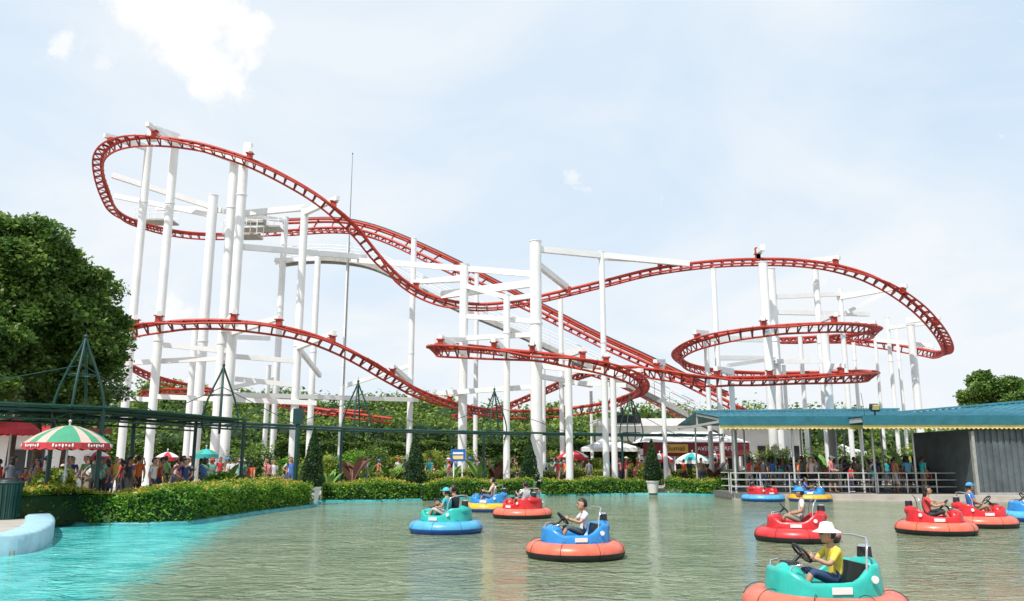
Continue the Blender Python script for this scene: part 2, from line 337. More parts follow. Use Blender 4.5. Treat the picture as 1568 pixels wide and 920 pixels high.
R_=[(1190,522,63),(1240,520,60),(1300,516,57),(1336,510,54),(1338,504,51),(1300,499,49),(1240,500,48),(1160,506,48),(1100,516,48.5),(1055,530,51),(1038,545,54),(1052,560,57),(1100,570,59),(1170,574,60),(1250,573,59),(1315,571,57),(1337,573,53),(1315,576,50),(1240,579,48.5),(1160,582,48),(1080,581,48),(1010,571,49),(950,566,54),(890,575,60),(820,605,66),(760,628,70),(690,640,72)]
track('R',R_)
B_=[(440,356,67),(500,352,66),(548,355,65),(595,370,64),(650,396,63),(720,430,62),(800,468,61),(870,503,60),(930,533,59),(1000,564,58),(1060,592,57),(1120,622,56),(1180,650,56)]
track('B',B_,bank=0)
D_=[(560,634,66),(480,628,66),(400,612,66),(320,598,65),(250,583,62),(200,563,58),(168,540,52),(172,524,47),(190,509,45),(240,499,44.5),(310,495,44.5),(370,497,44.5),(430,505,45),(490,521,46),(550,548,47),(600,578,49),(640,601,51),(690,620,54),(750,631,57),(830,632,59),(910,623,58),(962,610,54),(983,595,49),(972,579,46),(930,563,44.5),(870,551,44),(790,542,44),(720,537,44),(678,535,45),(664,534,47),(672,531,51),(710,532,56),(780,540,60),(860,556,62),(930,578,64),(990,606,66),(1050,640,68)]
track('D',D_)
E_=[(215,604,60),(260,600,62),(340,604,64),(420,617,64),(500,632,62),(600,645,62)]
track('E',E_,bank=0)
b=MB()
Lp=spline([S(*p) for p in [(436,337,67),(510,335,66),(560,343,65),(615,362,64),(690,396,63),(770,437,62),(850,478,61),(920,514,60),(990,546,59),(1060,580,58),(1120,606,57)]],0.5)
b.tube(Lp,0.11,6,0); b.tube(Lp+np.array([0,0.9,0]),0.11,6,0); b.tube(Lp+np.array([0,0.45,0.22]),0.10,6,1)
Bc=TR['B'][0]
for i in range(0,len(Lp),3):
    j=int(np.argmin(np.linalg.norm(Bc-Lp[i]-np.array([0,0.4,-0.7]),axis=1)))
    b.beam(Lp[i],Lp[i]+np.array([0,.9,0]),.1,.08,0); b.beam(Lp[i]+np.array([0,.45,0]),Bc[j]+np.array([0,0,.2]),.08,.12,0)
b.obj('lift_rail',[RED,BLACK],COAST)
b=MB()
Cp=spline([S(*p) for p in [(425,402,66),(480,396,65),(535,399,64),(580,410,63),(640,440,62),(700,470,61),(780,503,60),(860,540,59),(940,578,58),(1010,612,57),(1075,645,56),(1120,664,56)]],0.7)
for i in range(len(Cp)-1):
    p,q=Cp[i],Cp[i+1]; b.beam(p,q,1.1,0.10,0)
    for s_ in(-.55,.55): b.beam(p+[0,s_,-.12],q+[0,s_,-.12],.08,.34,0)
for s_ in(-.55,.55):
    for hh in(0.55,1.05): b.tube(Cp+np.array([0,s_,hh]),0.03,5,1)
    for i in range(0,len(Cp),2): b.cyl(Cp[i]+[0,s_,0],Cp[i]+[0,s_,1.05],.025,n=5,mi=1)
for (u,v,d,wx) in((240,340,64,3.0),(390,350,62,4.2),(372,362,60,2.6)):
    c=S(u,v,d); b.box(c,(wx,1.6,.14),0)
    for yy in(-.8,.8):
        for hh in(.5,1.0): b.cyl(c+Vector((-wx/2,yy,hh)),c+Vector((wx/2,yy,hh)),.03,n=5,mi=1)
        for k in range(6): x=-wx/2+wx*k/5; b.cyl(c+Vector((x,yy,0)),c+Vector((x,yy,1.0)),.03,n=5,mi=1)
b.box(S(390,340,62)+Vector((0,0,.2)),(1.6,.9,.7),0); b.box(S(390,340,62)+Vector((0,0,.58)),(1.75,1.05,.06),2)
b.obj('catwalk',[GREY,WHITE,BLACK],COAST)
cb_=MB()
def col(u,v,d,r,flange=True):
    r=r*.84; t=S(u,v,d); cb_.cyl((t.x,t.y,GZ-.1),t,r,n=14,mi=0); cb_.cyl(t,t+Vector((0,0,.05)),r*1.1,n=14,mi=0)
    cb_.cyl((t.x,t.y,GZ),(t.x,t.y,GZ+.12),r*1.7,n=12,mi=0); z=9+random.random()*1.5
    while z<t.z-2: cb_.cyl((t.x,t.y,z),(t.x,t.y,z+.10),r*1.14,n=14,mi=0); z+=9
    return t
def arm(a,b_,w=0.30,h=0.38,w2=None,h2=None): cb_.beam(a,b_,w,h,0,w2,h2)
def onto(key,u,v):
    C,U,R=TR[key]; best=min(range(len(C)),key=lambda i:(proj(C[i])[0]-u)**2+(proj(C[i])[1]-v)**2)
    return Vector(C[best]),Vector(U[best])
def hang(colpos,key,u,v,over=0.4,lift=0.66,w=0.30,h=0.42):
    c,U=onto(key,u,v); e=c+Vector((0,0,lift)); s=Vector((colpos.x,colpos.y,e.z+0.05)); d=(e-s); d.z=0
    dn=d.normalized() if d.length>0.01 else Vector((1,0,0))
    arm(s-dn*0.2,e+dn*over,w,h,w*.8,h*.65)
    cb_.box(c+Vector((0,0,.36)),(.3,.3,.34),1); cb_.box(c+Vector((0,0,.56)),(.44,.44,.05),1)
    return s
cols={}
for k,a in {'1':(228,222,51,.30),'2':(269,208,50.5,.32),'3':(327,300,56,.40),'4':(359,250,51,.34),'4b':(374,240,50.5,.36),'5':(437,333,64,.30),
 '6':(467,318,52,.30),'7':(487,392,60,.27),'8':(534,372,64,.16),'9':(634,366,60,.25),'10':(711,405,52,.34),'11':(730,420,60,.20),'12':(776,452,50,.25),
 '13':(820,370,50,.44),'14':(858,432,56,.20),'15':(921,386,52,.22),'16':(1092,412,52,.20),'17':(1168,402,52,.34),'17b':(1180,412,55,.34),'18':(1248,412,54,.25),
 '19':(1286,443,57,.18),'20':(1358,486,60,.18),'21':(1394,498,56,.30),'22':(1372,500,62,.15),'23':(1225,515,58,.18),'24':(1305,505,60,.16),'25':(870,552,46,.25),
 '26':(925,560,47,.22),'27':(938,565,49,.22),'28':(1014,560,50,.16),'29':(1081,522,51,.18),'30':(1262,508,50,.3),'31':(1200,560,56,.15),'32':(300,500,58,.3),
 '34':(412,560,58,.2),'35':(424,548,60,.22),'36':(524,590,60,.16),'37':(1120,588,50,.2),'38':(1340,520,60,.14),'39':(832,560,58,.18),'40':(905,600,60,.14),'41':(1290,500,55,.2)}.items():
    cols[k]=col(*a)
c=cols
hang(c['2'],'A',236,213,over=.9); hang(c['1'],'A',168,224,over=.4); hang(c['4b'],'A',380,247,over=.5); hang(c['6'],'A',514,322,over=.5)
arm(S(268,212,50.5),S(372,250,50.5)); arm(S(233,196,49),S(273,210,50.5)); cb_.box(S(234,204,48.5),(.45,.45,1.0),0); cb_.box(S(380,230,48.5),(.45,.45,.9),0)
arm(S(172,268,54),S(327,318,56)); arm(S(176,300,57),S(327,330,56),.25,.35); arm(S(240,318,60),S(340,322,56),.25,.35)
arm(S(340,323,56),S(437,338,64),.25,.3); arm(S(372,327,52),S(467,318,52)); 
arm(S(372,378,51),S(560,394,62)); arm(S(540,398,62),S(711,411,52)); arm(S(600,402,60),S(820,420,50)); arm(S(676,453,53),S(820,434,50))
hang(c['13'],'A',680,463,over=.3); hang(c['10'],'A',640,449)
arm(S(820,381,50),S(921,391,52)); arm(S(921,391,52),S(1055,404,53)); hang(c['15'],'A',1012,413,over=.2); arm(S(820,402,50),S(868,440,53)); cb_.box(S(870,444,53),(.35,.35,.45),1)
hang(c['17'],'A',1160,401,over=.4); cb_.box(S(1160,389,53),(.3,.3,.9),1); hang(c['18'],'A',1283,411,over=.3); hang(c['19'],'A',1387,455,over=.3); hang(c['21'],'A',1432,500,over=.3)
arm(S(1180,455,55),S(1286,450,57),.3,.3); arm(S(1180,478,55),S(1330,481,58),.3,.3); arm(S(1296,478,57),S(1356,448,57),.22,.25); arm(S(1262,497,50),S(1180,500,55),.3,.3)
arm(S(1360,502,60),S(1432,492,56),.25,.3); arm(S(1180,520,55),S(1066,518,51),.3,.35); arm(S(1340,520,60),S(1430,530,58),.2,.3)
hang(c['17'],'R',1166,506,over=.3); hang(c['30'],'R',1275,499,over=.3); hang(c['29'],'R',1068,525,over=.3); hang(c['41'],'R',1336,507,over=.2)
hang(c['17'],'R',1180,580,over=.3); hang(c['30'],'R',1286,578,over=.3); hang(c['37'],'R',1100,583,over=.3); hang(c['28'],'R',1008,571,over=.2)
arm(S(1110,560,50),S(1190,548,55),.22,.25); arm(S(1184,553,55),S(1262,553,50),.25,.3)
hang(c['1'],'D',205,505,over=.3); hang(c['2'],'D',246,498,over=.3); hang(c['4'],'D',360,496,over=.3); hang(c['6'],'D',505,526,over=.3); hang(c['4b'],'D',430,505,over=.1)
hang(c['9'],'D',600,578,over=.4); hang(c['10'],'D',676,535,over=.2); hang(c['12'],'D',758,540,over=.3); hang(c['25'],'D',896,553,over=.2); hang(c['13'],'D',815,545,over=.3)
hang(c['27'],'D',980,585,over=.2); hang(c['26'],'D',925,562,over=.2); hang(c['10'],'D',690,620,over=.2)
for a,b2 in [((712,518,52),(820,512,50)),((712,484,52),(820,492,50)),((668,520,46),(712,520,52)),((776,458,50),(820,452,50)),((712,437,52),(776,455,50)),
   ((205,555,51),(345,548,51)),((240,527,50.5),(352,538,51)),((345,515,51),(412,518,56)),((350,545,51),(458,553,52)),((360,580,51),(455,590,52)),((236,607,50.5),(485,617,52)),
   ((345,604,51),(640,612,60)),((455,530,52),(490,575,60)),((672,602,52),(820,592,50)),((820,560,50),(935,572,49)),((820,575,50),(905,590,58)),((860,585,56),(960,590,52)),
   ((145,607,56),(236,612,51)),((1100,548,52),(1184,548,55)),((530,590,60),(627,560,60)),((421,398,64),(437,398,64)),((437,398,64),(487,396,60)),((640,428,60),(711,430,52)),((330,598,56),(420,580,60))]:
    arm(S(*a),S(*b2),.24,.30)
cb_.obj('support_columns',[WHITE,RED],COAST)
# suspended two-seat car hanging under the station track
b=MB(); p=S(962,642,57)
b.box(p,(1.7,1.1,.55),0,taper=.9); b.sph(p+Vector((-.85,0,.02)),(.35,.5,.3),0,12,8); b.box(p+Vector((0,0,-.3)),(1.5,.9,.12),1)
for s_ in(-.4,.4): b.box(p+Vector((s_,.1,.5)),(.14,.9,.6),0,taper=.8); b.beam(p+Vector((s_,0,.7)),p+Vector((0,0,1.5)),.07,.07,1)
b.box(p+Vector((0,0,1.55)),(.9,.5,.18),1)
b.obj('coaster_car',[BLACK,WHITE],COAST)
b=MB(); t=S(540,235,63); b.cyl((t.x,t.y,GZ),(t.x,t.y,t.z-6),.06,.045,8,0); b.cyl((t.x,t.y,t.z-6),t,.04,.02,8,0); b.sph(t,.07,0); b.cyl((t.x,t.y,GZ),(t.x,t.y,GZ+.2),.3,n=10); b.obj('lightning_mast',[mat('mast_grey',(0.2,0.21,0.22),.5)])
# ---------------------------------------------------------------- hedges
def offset(pts,o):
    out=[]
    for i,p in enumerate(pts):
        a=pts[max(0,i-1)];c_=pts[min(len(pts)-1,i+1)]; t=(c_-a).normalized(); nn=Vector((-t.y,t.x,0))
        if nn.dot(p-PC)<0: nn=-nn
        out.append(p+nn*o)
    return out
def hedge(name,pts,w,z0,z1,dens=420,m=L_HEDGE,size=0.09,tips=True,tipf=.4,o0=.06):
    root=empty(name,(0,0,0)); a=offset(pts,o0); c_=offset(pts,o0+w); b=MB();vs=[]
    for p,q in zip(a,c_):
        e=(q-p).normalized()*.1
        vs+=[(p.x+e.x,p.y+e.y,z0),(p.x+e.x*1.6,p.y+e.y*1.6,z1-.1),(q.x-e.x*1.6,q.y-e.y*1.6,z1-.1),(q.x-e.x,q.y-e.y,z0)]
    fs=[(i*4+k,i*4+k+1,i*4+5+k,i*4+4+k) for i in range(len(a)-1) for k in range(3)]+[(0,1,2,3),tuple(range(len(vs)-4,len(vs)))]
    b.add(vs,fs,0); b.obj('hedge_core',[CORE],root)
    P=[];T=[]
    for i in range(len(a)-1):
        L_=(a[i+1]-a[i]).length
        for (p0,p1,q0,q1,area,kind) in((a[i],a[i+1],a[i],a[i+1],L_*(z1-z0),'side'),(a[i],a[i+1],c_[i],c_[i+1],L_*w,'top'),(c_[i],c_[i+1],c_[i],c_[i+1],L_*(z1-z0),'back')):
            n=int(area*dens*(.5 if kind=='back' else 1)); s=rng.uniform(0,1,(n,1)); t=rng.uniform(0,1,(n,1))
            A0=np.array(p0);A1=np.array(p1);Q0=np.array(q0);Q1=np.array(q1)
            base=A0*(1-s)+A1*s
            if kind=='top': base=base*(1-t)+(Q0*(1-s)+Q1*s)*t; base[:,2]=z1-.04
            else: base[:,2]=z0+t[:,0]**.8*(z1-z0-.02)
            base+=rng.normal(0,.05,base.shape); und=0.09*np.sin(base[:,0]*1.7)+0.06*np.sin(base[:,1]*2.9+base[:,0]); base[:,2]+=und*(base[:,2]-z0)/(z1-z0)
            hb=.09*np.sin(base[:,0]*4+base[:,2]*5)*np.sin(base[:,1]*3.3); base[:,1]-=hb*(kind=='side')
            P.append(base)
            if kind=='top': T.append(base[rng.uniform(size=n)<tipf]+[0,0,.04])
    for s_,e_ in((a[0],c_[0]),(a[-1],c_[-1])):
        L_=(e_-s_).length; n=int(L_*(z1-z0)*dens); s=rng.uniform(0,1,(n,1)); base=np.array(s_)*(1-s)+np.array(e_)*s; base[:,2]=rng.uniform(z0,z1-.03,n); P.append(base+rng.normal(0,.05,base.shape))
    leaves('hedge_leaves',np.concatenate(P),size,m,root,.8)
    if tips: leaves('hedge_tips',np.concatenate(T),size,L_HTOP,root,.8)
    return root
hedge('hedge',hedge_line[:7],2.3,0.05,1.02,430,size=.1,tipf=.45)
hedge('hedge',hedge_line[7:10],1.5,0.05,0.88,330,size=.11)
hedge('hedge',[hedge_line[9]+Vector((.5,0,0))]+hedge_line[10:12],1.5,0.05,0.86,300,size=.11)
hedge('hedge',[hedge_line[11]+Vector((.6,0,0)),hedge_line[12]],1.5,0.05,0.84,260,size=.12)
hedge('hedge',[hedge_line[12]+Vector((.6,0,0)),hedge_line[13]],1.5,0.05,0.84,260,size=.12)
bh=offset(hedge_line,7.5)
hedge('hedge',bh[8:],1.0,0.3,1.25,220,L_LIME,0.12,False)
hedge('hedge',[Vector((-42,60,0)),Vector((-10,63,0)),Vector((14,63,0))],2.0,0.3,3.2,100,L_TREE,0.24,False)
def cypress(u,vt,d):
    base=S(u,700,d); x,y=base.x,d; zt=S(u,vt,d).z
    root=empty('cypress_topiary',(x,y,0)); n=6500; t=rng.uniform(0,1,n)**.75; h=zt-.7
    t=1-t; r=.50*(np.minimum(1,(1-t)*1.2+.02))**.85*np.minimum(1,.6+t*3)
    an=rng.uniform(0,2*np.pi,n); rr=r*rng.uniform(.8,1.1,n)*(1+.07*np.sin(an*3+t*14))
    leaves('foliage',np.stack([rr*np.cos(an),rr*np.sin(an),.7+t*h],1),.085,L_CYP,root)
    b=MB(); b.cyl((0,0,.75),(0,0,zt-.25),.34,.04,12); b.cyl((0,0,.3),(0,0,.85),.07,n=8,mi=1)
    b.obj('core',[CORE,BARK],root)
    b=MB(); b.cyl((0,0,.08),(0,0,.68),.27,.36,16,0); b.cyl((0,0,.68),(0,0,.77),.40,n=16,mi=0); b.obj('planter',[WHITE2],root)
for a in((480,655,36.3),(636,662,40.6),(811,672,45.2),(998,672,46.8)): cypress(*a)
# ---------------------------------------------------------------- trees
def tree(name,x,y,zb,crown,trunk_r,nleaf,size,m,clumps=26,smin=.2,smax=.36):
    root=empty(name,(0,0,0)); cx,cy,cz,rx,ry,rz=crown; b=MB()
    b.tube([(x,y,zb),(x+.1,y,zb+(cz-zb)*.35),(cx*.5+x*.5,cy*.5+y*.5,cz-rz*.45),(cx,cy,cz)],[trunk_r,trunk_r*.75,trunk_r*.55,trunk_r*.2],9,0)
    P=[]
    for i in range(clumps):
        d=rng.normal(size=3); d/=np.linalg.norm(d)
        rr=rng.uniform(.55,1.0); c0=np.array([cx+d[0]*rx*rr,cy+d[1]*ry*rr,cz+d[2]*rz*rr]); s=rng.uniform(smin,smax)
        mr_=min(rx,rz); r_=np.array([mr_*s*1.25,mr_*s*1.1,mr_*s*.8]); P.append(shell_pts(c0,r_,nleaf//clumps,.35))
        b.tube([(x*.4+cx*.6,y*.4+cy*.6,cz-rz*.5),tuple((np.array([cx,cy,cz-rz*.2])+c0)/2),tuple(c0)],[trunk_r*.35,trunk_r*.2,trunk_r*.06],6,0)
    P.append(shell_pts((cx,cy,cz),(rx*.72,ry*.72,rz*.75),nleaf//6,.3))
    b.obj('trunk',[BARK],root); leaves('foliage',np.concatenate(P),size,m,root,.6); return root
def tree_at(name,u,v,d,ru,rv,nleaf,size,m,clumps=26,tu=None,smin=.2,smax=.36):
    c0=S(u,v,d); rx=ru/F*d; rz=rv/F*d*1.03; tx=S(tu or u,640,d).x
    return tree(name,tx,d,GZ,(c0.x,c0.y,c0.z,rx,rx*.9,rz),max(.12,rx*.07),nleaf,size,m,clumps,smin,smax)
tree_at('broadleaf_tree',18,452,31,92,132,66000,.20,L_TREE,100,20,.16,.31)
tree_at('broadleaf_tree',118,520,33,66,120,34000,.19,L_TREE,62,100,.2,.38)
tree_at('broadleaf_tree',-50,540,29,80,125,20000,.19,L_TREE,32)
tree_at('broadleaf_tree',55,590,35,130,40,20000,.18,L_DARK,34,60,.5,.9)
tree_at('broadleaf_tree',1520,606,70,44,36,18000,.28,L_TREE,28)
tree_at('broadleaf_tree',1590,610,66,40,34,12000,.28,L_TREE,20)
def belt():
    root=empty('distant_trees'); P=[];b=MB()
    for (u0,u1,vt,d,n) in((150,700,604,84,52),(200,700,628,78,40),(600,1180,615,88,46),(560,690,598,90,14),(1140,1320,618,74,14),(1300,1700,640,80,26),(-300,200,615,80,34),(700,1150,638,80,34),(355,470,588,86,9),(235,300,576,86,6)):
        for i in range(n):
            u=u0+(u1-u0)*(i+rng.uniform())/n; c0=S(u,vt+rng.uniform(0,16),d+rng.uniform(-2,2)); r=rng.uniform(1.4,2.8)
            c0.z-=r; P.append(shell_pts(tuple(c0),(r*1.2,r,r),560,.5)); 
            q=np.array(c0); q2=q.copy(); q2[2]*=.5; P.append(shell_pts(tuple(q2),(r*1.3,r,max(1.5,c0.z*.55)),430,.5))
            b.sph(c0-Vector((0,0,.2)),(r*.85,r*.7,r*.7),1,8,6); b.sph((c0.x,c0.y,c0.z*.45),(r*.95,r*.75,max(1.0,c0.z*.5)),1,8,6)
            b.cyl((c0.x,c0.y,GZ),(c0.x,c0.y,c0.z),.2,.1,6,0)
    b.obj('trunks_and_mass',[BARK,CORE],root); leaves('foliage',np.concatenate(P),.40,L_BG,root,.8)
belt()
for (u,v,d,r,m) in((650,695,55,1.2,L_LIME),(485,690,46,1.0,L_LIME),(530,700,47,1.1,L_HEDGE),(380,695,50,1.4,L_TREE),(1175,690,52,1.3,L_LIME),(900,715,56,.9,L_LIME),(760,705,54,1.0,L_TREE),(1395,680,58,1.6,L_LIME),(560,690,56,1.4,L_TREE),(430,705,46,.9,L_HEDGE),(1260,680,56,1.5,L_BG),(80,705,30,.7,L_LIME),(335,690,33,.6,L_HEDGE),(600,700,58,1.0,L_LIME),(700,690,60,1.3,L_BG),(830,695,60,1.2,L_LIME),(1330,690,58,1.3,L_BG),(1440,690,60,1.4,L_TREE)):
    p=S(u,v,d); root=empty('garden_shrub',(p.x,p.y,0)); leaves('foliage',np.concatenate([shell_pts((0,0,GZ+r*.8),(r,r,r*.85),1800,.6),shell_pts((r*.5,0,GZ+r*1.3),(r*.6,r*.6,r*.6),900,.5)]),.17,m,root)
    b=MB(); b.sph((0,0,GZ+r*.7),(r*.75,r*.75,r*.65),0,10,8); b.cyl((0,0,GZ-.1),(0,0,GZ+r),.08,.04,6,1); b.obj('core',[CORE,BARK],root)
def banana(u,d,h,col_=L_LIME):
    p=S(u,700,d); root=empty('broad_leaf_plant',(p.x,p.y,0)); b=MB()
    for k in range(9):
        a=k*2.4+random.random(); l=h*random.uniform(.6,1); pts=[];n=7
        for i in range(n):
            t=i/(n-1); pts.append(Vector((math.cos(a)*l*.55*t**1.3,math.sin(a)*l*.55*t**1.3,GZ+l*(1.15*t-.35*t*t*t))))
        sd_=Vector((-math.sin(a),math.cos(a),0)); vs=[]
        for i,q in enumerate(pts):
            t=i/(n-1); w_=.02+.17*max(0,math.sin(min(1,max(0,t-.25)/.75)*math.pi))*h/2
            vs+=[q-sd_*w_-Vector((0,0,w_*.4)),q,q+sd_*w_-Vector((0,0,w_*.4))]
        b.add(vs,[(i*3+j,i*3+j+1,i*3+4+j,i*3+3+j) for i in range(n-1) for j in range(2)],0,True)
    b.obj('fronds',[col_],root)
RB=mat('bronze_leaf',(.14,.05,.03),.5,var=.4); GB=mat('green_frond',(.12,.27,.035),.5,var=.4)
for (u,d,h,m) in((540,45,2.4,RB),(556,46,2.0,GB),(735,50,2.2,GB),(760,51,2.4,RB),(345,37,2.0,GB),(1170,50,2.8,GB),(1195,51,2.4,GB),(945,53,2.2,RB),(600,48,1.8,GB),(1385,52,3.0,GB),(1410,53,2.6,GB),(1265,52,2.6,GB),(100,30,1.3,GB),(505,41,1.5,GB),(690,50,1.7,GB),(880,54,1.8,GB),(1090,51,2.0,RB)): banana(u,d,h,m)
# ---------------------------------------------------------------- green pergola with pointed arches
PG=empty('green_pergola'); b=MB()
pk=[Vector((-21.5,19.5,0)),S(123,600,27),S(340,600,35.5),S(548,600,43),S(757,600,48),S(965,600,52),S(1092,640,53)]
pk=[Vector((p.x,p.y,0)) for p in pk]; inn=offset(pk,-1.3); ou=offset(pk,1.3); ZB=3.45
for line in(inn,ou):
    for i in range(len(line)-1):
        b.cyl(line[i]+Vector((0,0,ZB)),line[i+1]+Vector((0,0,ZB)),.06,n=8)
        if i<2: b.cyl(line[i]+Vector((0,0,ZB-.28)),line[i+1]+Vector((0,0,ZB-.28)),.035,n=8)
for i in range(len(pk)-1):
    L_=(pk[i+1]-pk[i]).length; n=int(L_/1.3)
    for k in range(n+1):
        t=k/n; b.cyl(inn[i].lerp(inn[i+1],t)+Vector((0,0,ZB+.05)),ou[i].lerp(ou[i+1],t)+Vector((0,0,ZB+.05)),.028,n=6)
        if k<n and i<2:
            for ln in(inn,ou): b.cyl(ln[i].lerp(ln[i+1],t)+Vector((0,0,ZB-.28)),ln[i].lerp(ln[i+1],(k+.5)/n)+Vector((0,0,ZB)),.02,n=5)
    for t in(0,.5):
        for ln in(inn,ou):
            if t==.5 and (i>1 or ln is inn): continue
            if i in(3,4,5) and ln is inn: continue
            p=ln[i].lerp(ln[i+1],t); b.cyl(p+Vector((0,0,GZ)),p+Vector((0,0,ZB+.1)),.075,n=10); b.cyl(p+Vector((0,0,GZ)),p+Vector((0,0,GZ+.15)),.14,n=10)
for i in range(1,6):
    p=pk[i]; t=(pk[i+1]-pk[i-1]).normalized(); nn=Vector((-t.y,t.x,0)); ap=p+Vector((0,0,5.95))
    for s1 in(-1,1):
        for s2 in(-1,1):
            pts=[]
            for k in range(9):
                q=k/8; wd=.58*math.sin(min(1,q*1.08)*math.pi*.5)**1.15 if q<.85 else .58-.3*(q-.85)/.15*.5
                pts.append(ap+t*s1*wd+nn*s2*wd*.9+Vector((0,0,-q*2.9)))
            b.tube(pts,.042,6)
    for zz,w_ in((4.7,.42),(3.6,.56)):
        b.tube([p+t*math.cos(a)*w_+nn*math.sin(a)*w_+Vector((0,0,zz)) for a in [k*math.pi/6 for k in range(12)]],.022,5,closed=True)
    b.sph(ap+Vector((0,0,.06)),.07); b.cyl(ap,ap+Vector((0,0,.3)),.02,.005,5)
    for q in(pk[i-1].lerp(p,.45),pk[i+1].lerp(p,.45)): b.cyl(ap-Vector((0,0,.9)),q+Vector((0,0,ZB)),.018,n=5)
q=S(457,634,37); b.box((q.x,q.y,q.z-.1),(.4,.3,.7)); b.cyl((q.x,q.y,GZ),(q.x,q.y,q.z),.1,n=10)
b.obj('steel_frame',[DGREEN],PG)
b=MB()
for i in range(0,2):
    n=9
    for k in range(n):
        t0,t1=k/n,(k+.96)/n; a0,a1=inn[i].lerp(inn[i+1],t0),inn[i].lerp(inn[i+1],t1); o0,o1=ou[i].lerp(ou[i+1],t0),ou[i].lerp(ou[i+1],t1); z=Vector((0,0,ZB+.12)); e=(o0-a0).normalized()*.35
        b.add([a0-e+z,a1-e+z,o1+e+z,o0+e+z,a0-e+z+Vector((0,0,.05)),a1-e+z+Vector((0,0,.05)),o1+e+z+Vector((0,0,.05)),o0+e+z+Vector((0,0,.05))],[(3,2,1,0),(4,5,6,7),(0,1,5,4),(1,2,6,5),(2,3,7,6),(3,0,4,7)])
b.obj('shade_cloth',[CLOTHG],PG)
# ---------------------------------------------------------------- parasols
def parasol(u,v,d,wpx,mats,big=False):
    p=S(u,v,d); R=wpx/F*d/2; root=empty('parasol',(p.x,p.y,0)); z=p.z; b=MB()
    b.cyl((0,0,GZ),(0,0,z+.12),.03,n=8,mi=2); b.cyl((0,0,GZ),(0,0,GZ+.12),.3,n=14,mi=2); b.sph((0,0,z+.12),.05,2)
    nn=24; prof=[(0,0),(.25,-.05),(.55,-.20),(.82,-.40),(1.0,-.60)]
    for i in range(nn):
        a0,a1=2*math.pi*i/nn,2*math.pi*(i+1)/nn; mi=(i//3)%2
        if big: mi=(i%3!=1)*1 if (i//3)%2 else 0
        for k in range(4):
            (r0,z0),(r1,z1)=prof[k],prof[k+1]
            vs=[(R*r0*math.cos(a0),R*r0*math.sin(a0),z+z0*R*.75),(R*r1*math.cos(a0),R*r1*math.sin(a0),z+z1*R*.75),(R*r1*math.cos(a1),R*r1*math.sin(a1),z+z1*R*.75),(R*r0*math.cos(a1),R*r0*math.sin(a1),z+z0*R*.75)]
            b.add(vs,[(0,1,2,3)],mi,True)
        zz=z-.45*R; am=(a0+a1)/2; vs=[(R*math.cos(a0),R*math.sin(a0),zz),(R*1.01*math.cos(a0),R*1.01*math.sin(a0),zz-.17),(R*1.01*math.cos(am),R*1.01*math.sin(am),zz-.22),(R*1.01*math.cos(a1),R*1.01*math.sin(a1),zz-.17),(R*math.cos(a1),R*math.sin(a1),zz)]
        b.add(vs,[(0,1,2,3,4)],3)
        if i%3==0: b.cyl((0,0,z-.02),(R*math.cos(a0),R*math.sin(a0),zz),.012,n=4,mi=2)
        if big and i%3==1:
            for kk in range(-3,4):
                aa=am+kk*.07; b.sph((R*1.02*math.cos(aa),R*1.02*math.sin(aa),zz-.10+.015*(kk%2)),(.012,.032,.035+.02*(kk%3==0)),4,6,5,M=Matrix.Rotation(aa,3,'Z'))
    b.obj('canopy',mats,root)
parasol(107,651,25,118,[CANG,CANP,STEELW,CANR,CANW],True)
for (u,v,d,wp,m1,m2) in((257,692,42,34,CANR,CANW),(316,687,40,36,CANT,CANG),(877,689,56,48,CANR,CANW),(1010,694,56,40,CANR,CANW),(1060,693,54,52,CANW,CANT),(150,690,38,36,CANR,CANW),(20,640,30,75,CANR,CANR),(1095,694,58,36,CANR,CANW)):
    parasol(u,v,d,wp,[m1,m2,STEELW,m1])
# ---------------------------------------------------------------- buildings
def text(name,s,loc,size,m,parent=None,rz=0):
    cu=bpy.data.curves.new(name,'FONT'); cu.body=s; cu.size=size; cu.extrude=.01; cu.align_x='CENTER'; cu.align_y='CENTER'; cu.materials.append(m)
    o=bpy.data.objects.new(name,cu); scene.collection.objects.link(o); o.location=loc; o.rotation_euler=(math.pi/2,0,rz)
    if parent:o.parent=parent
p0=S(985,700,60);p1=S(1136,700,60); xm=(p0.x+p1.x)/2; wd=p1.x-p0.x; CF=empty('cafe_building',(xm,60,0)); b=MB()
b.box((0,2.5,1.5),(wd,5,2.4),0); b.box((0,-.6,2.2),(wd+.4,1.4,.08),1); b.box((0,-1.3,2.68),(wd+.4,.08,.85),1)
vs=[(-wd/2-.3,-1.4,3.14),(wd/2+.3,-1.4,3.14),(wd/2-1.2,2.5,4.0),(-wd/2+1.2,2.5,4.0),(-wd/2-.3,5.4,3.14),(wd/2+.3,5.4,3.14)]
b.add(vs,[(0,1,2,3),(3,2,5,4),(0,3,4),(1,5,2)],2)
for k in range(5):
    x=-wd/2+.5+k*(wd-1.0)/4; b.box((x,-1.25,1.2),(.1,.1,1.9),2)
    if k<4: b.box((x+.8,-.03,1.2),(1.0,.08,1.6),3); b.box((x+.8,-.08,1.2),(1.1,.03,.06),2)
b.box((-1.45,-1.37,2.70),(1.7,.06,.60),4)
b.obj('walls_and_roof',[WHITE2,MAROON,CANW,BLACK,GOLD],CF)
text('sign_text','Sumali',(-1.45,-1.42,2.70),.5,MAROON,CF); text('sign_text','AVENUE CAFE',(1.35,-1.36,2.68),.40,CANW,CF)
p=S(1075,640,66); ST=empty('station_building',(p.x,66,0)); b=MB(); b.box((0,3,2.6),(16,6,4.6),0); 
for k in range(8): b.box((-7+k*2,-.04,2.2),(1.3,.08,1.6),1); b.box((-7+k*2,-.09,2.2),(.06,.04,1.6),0)
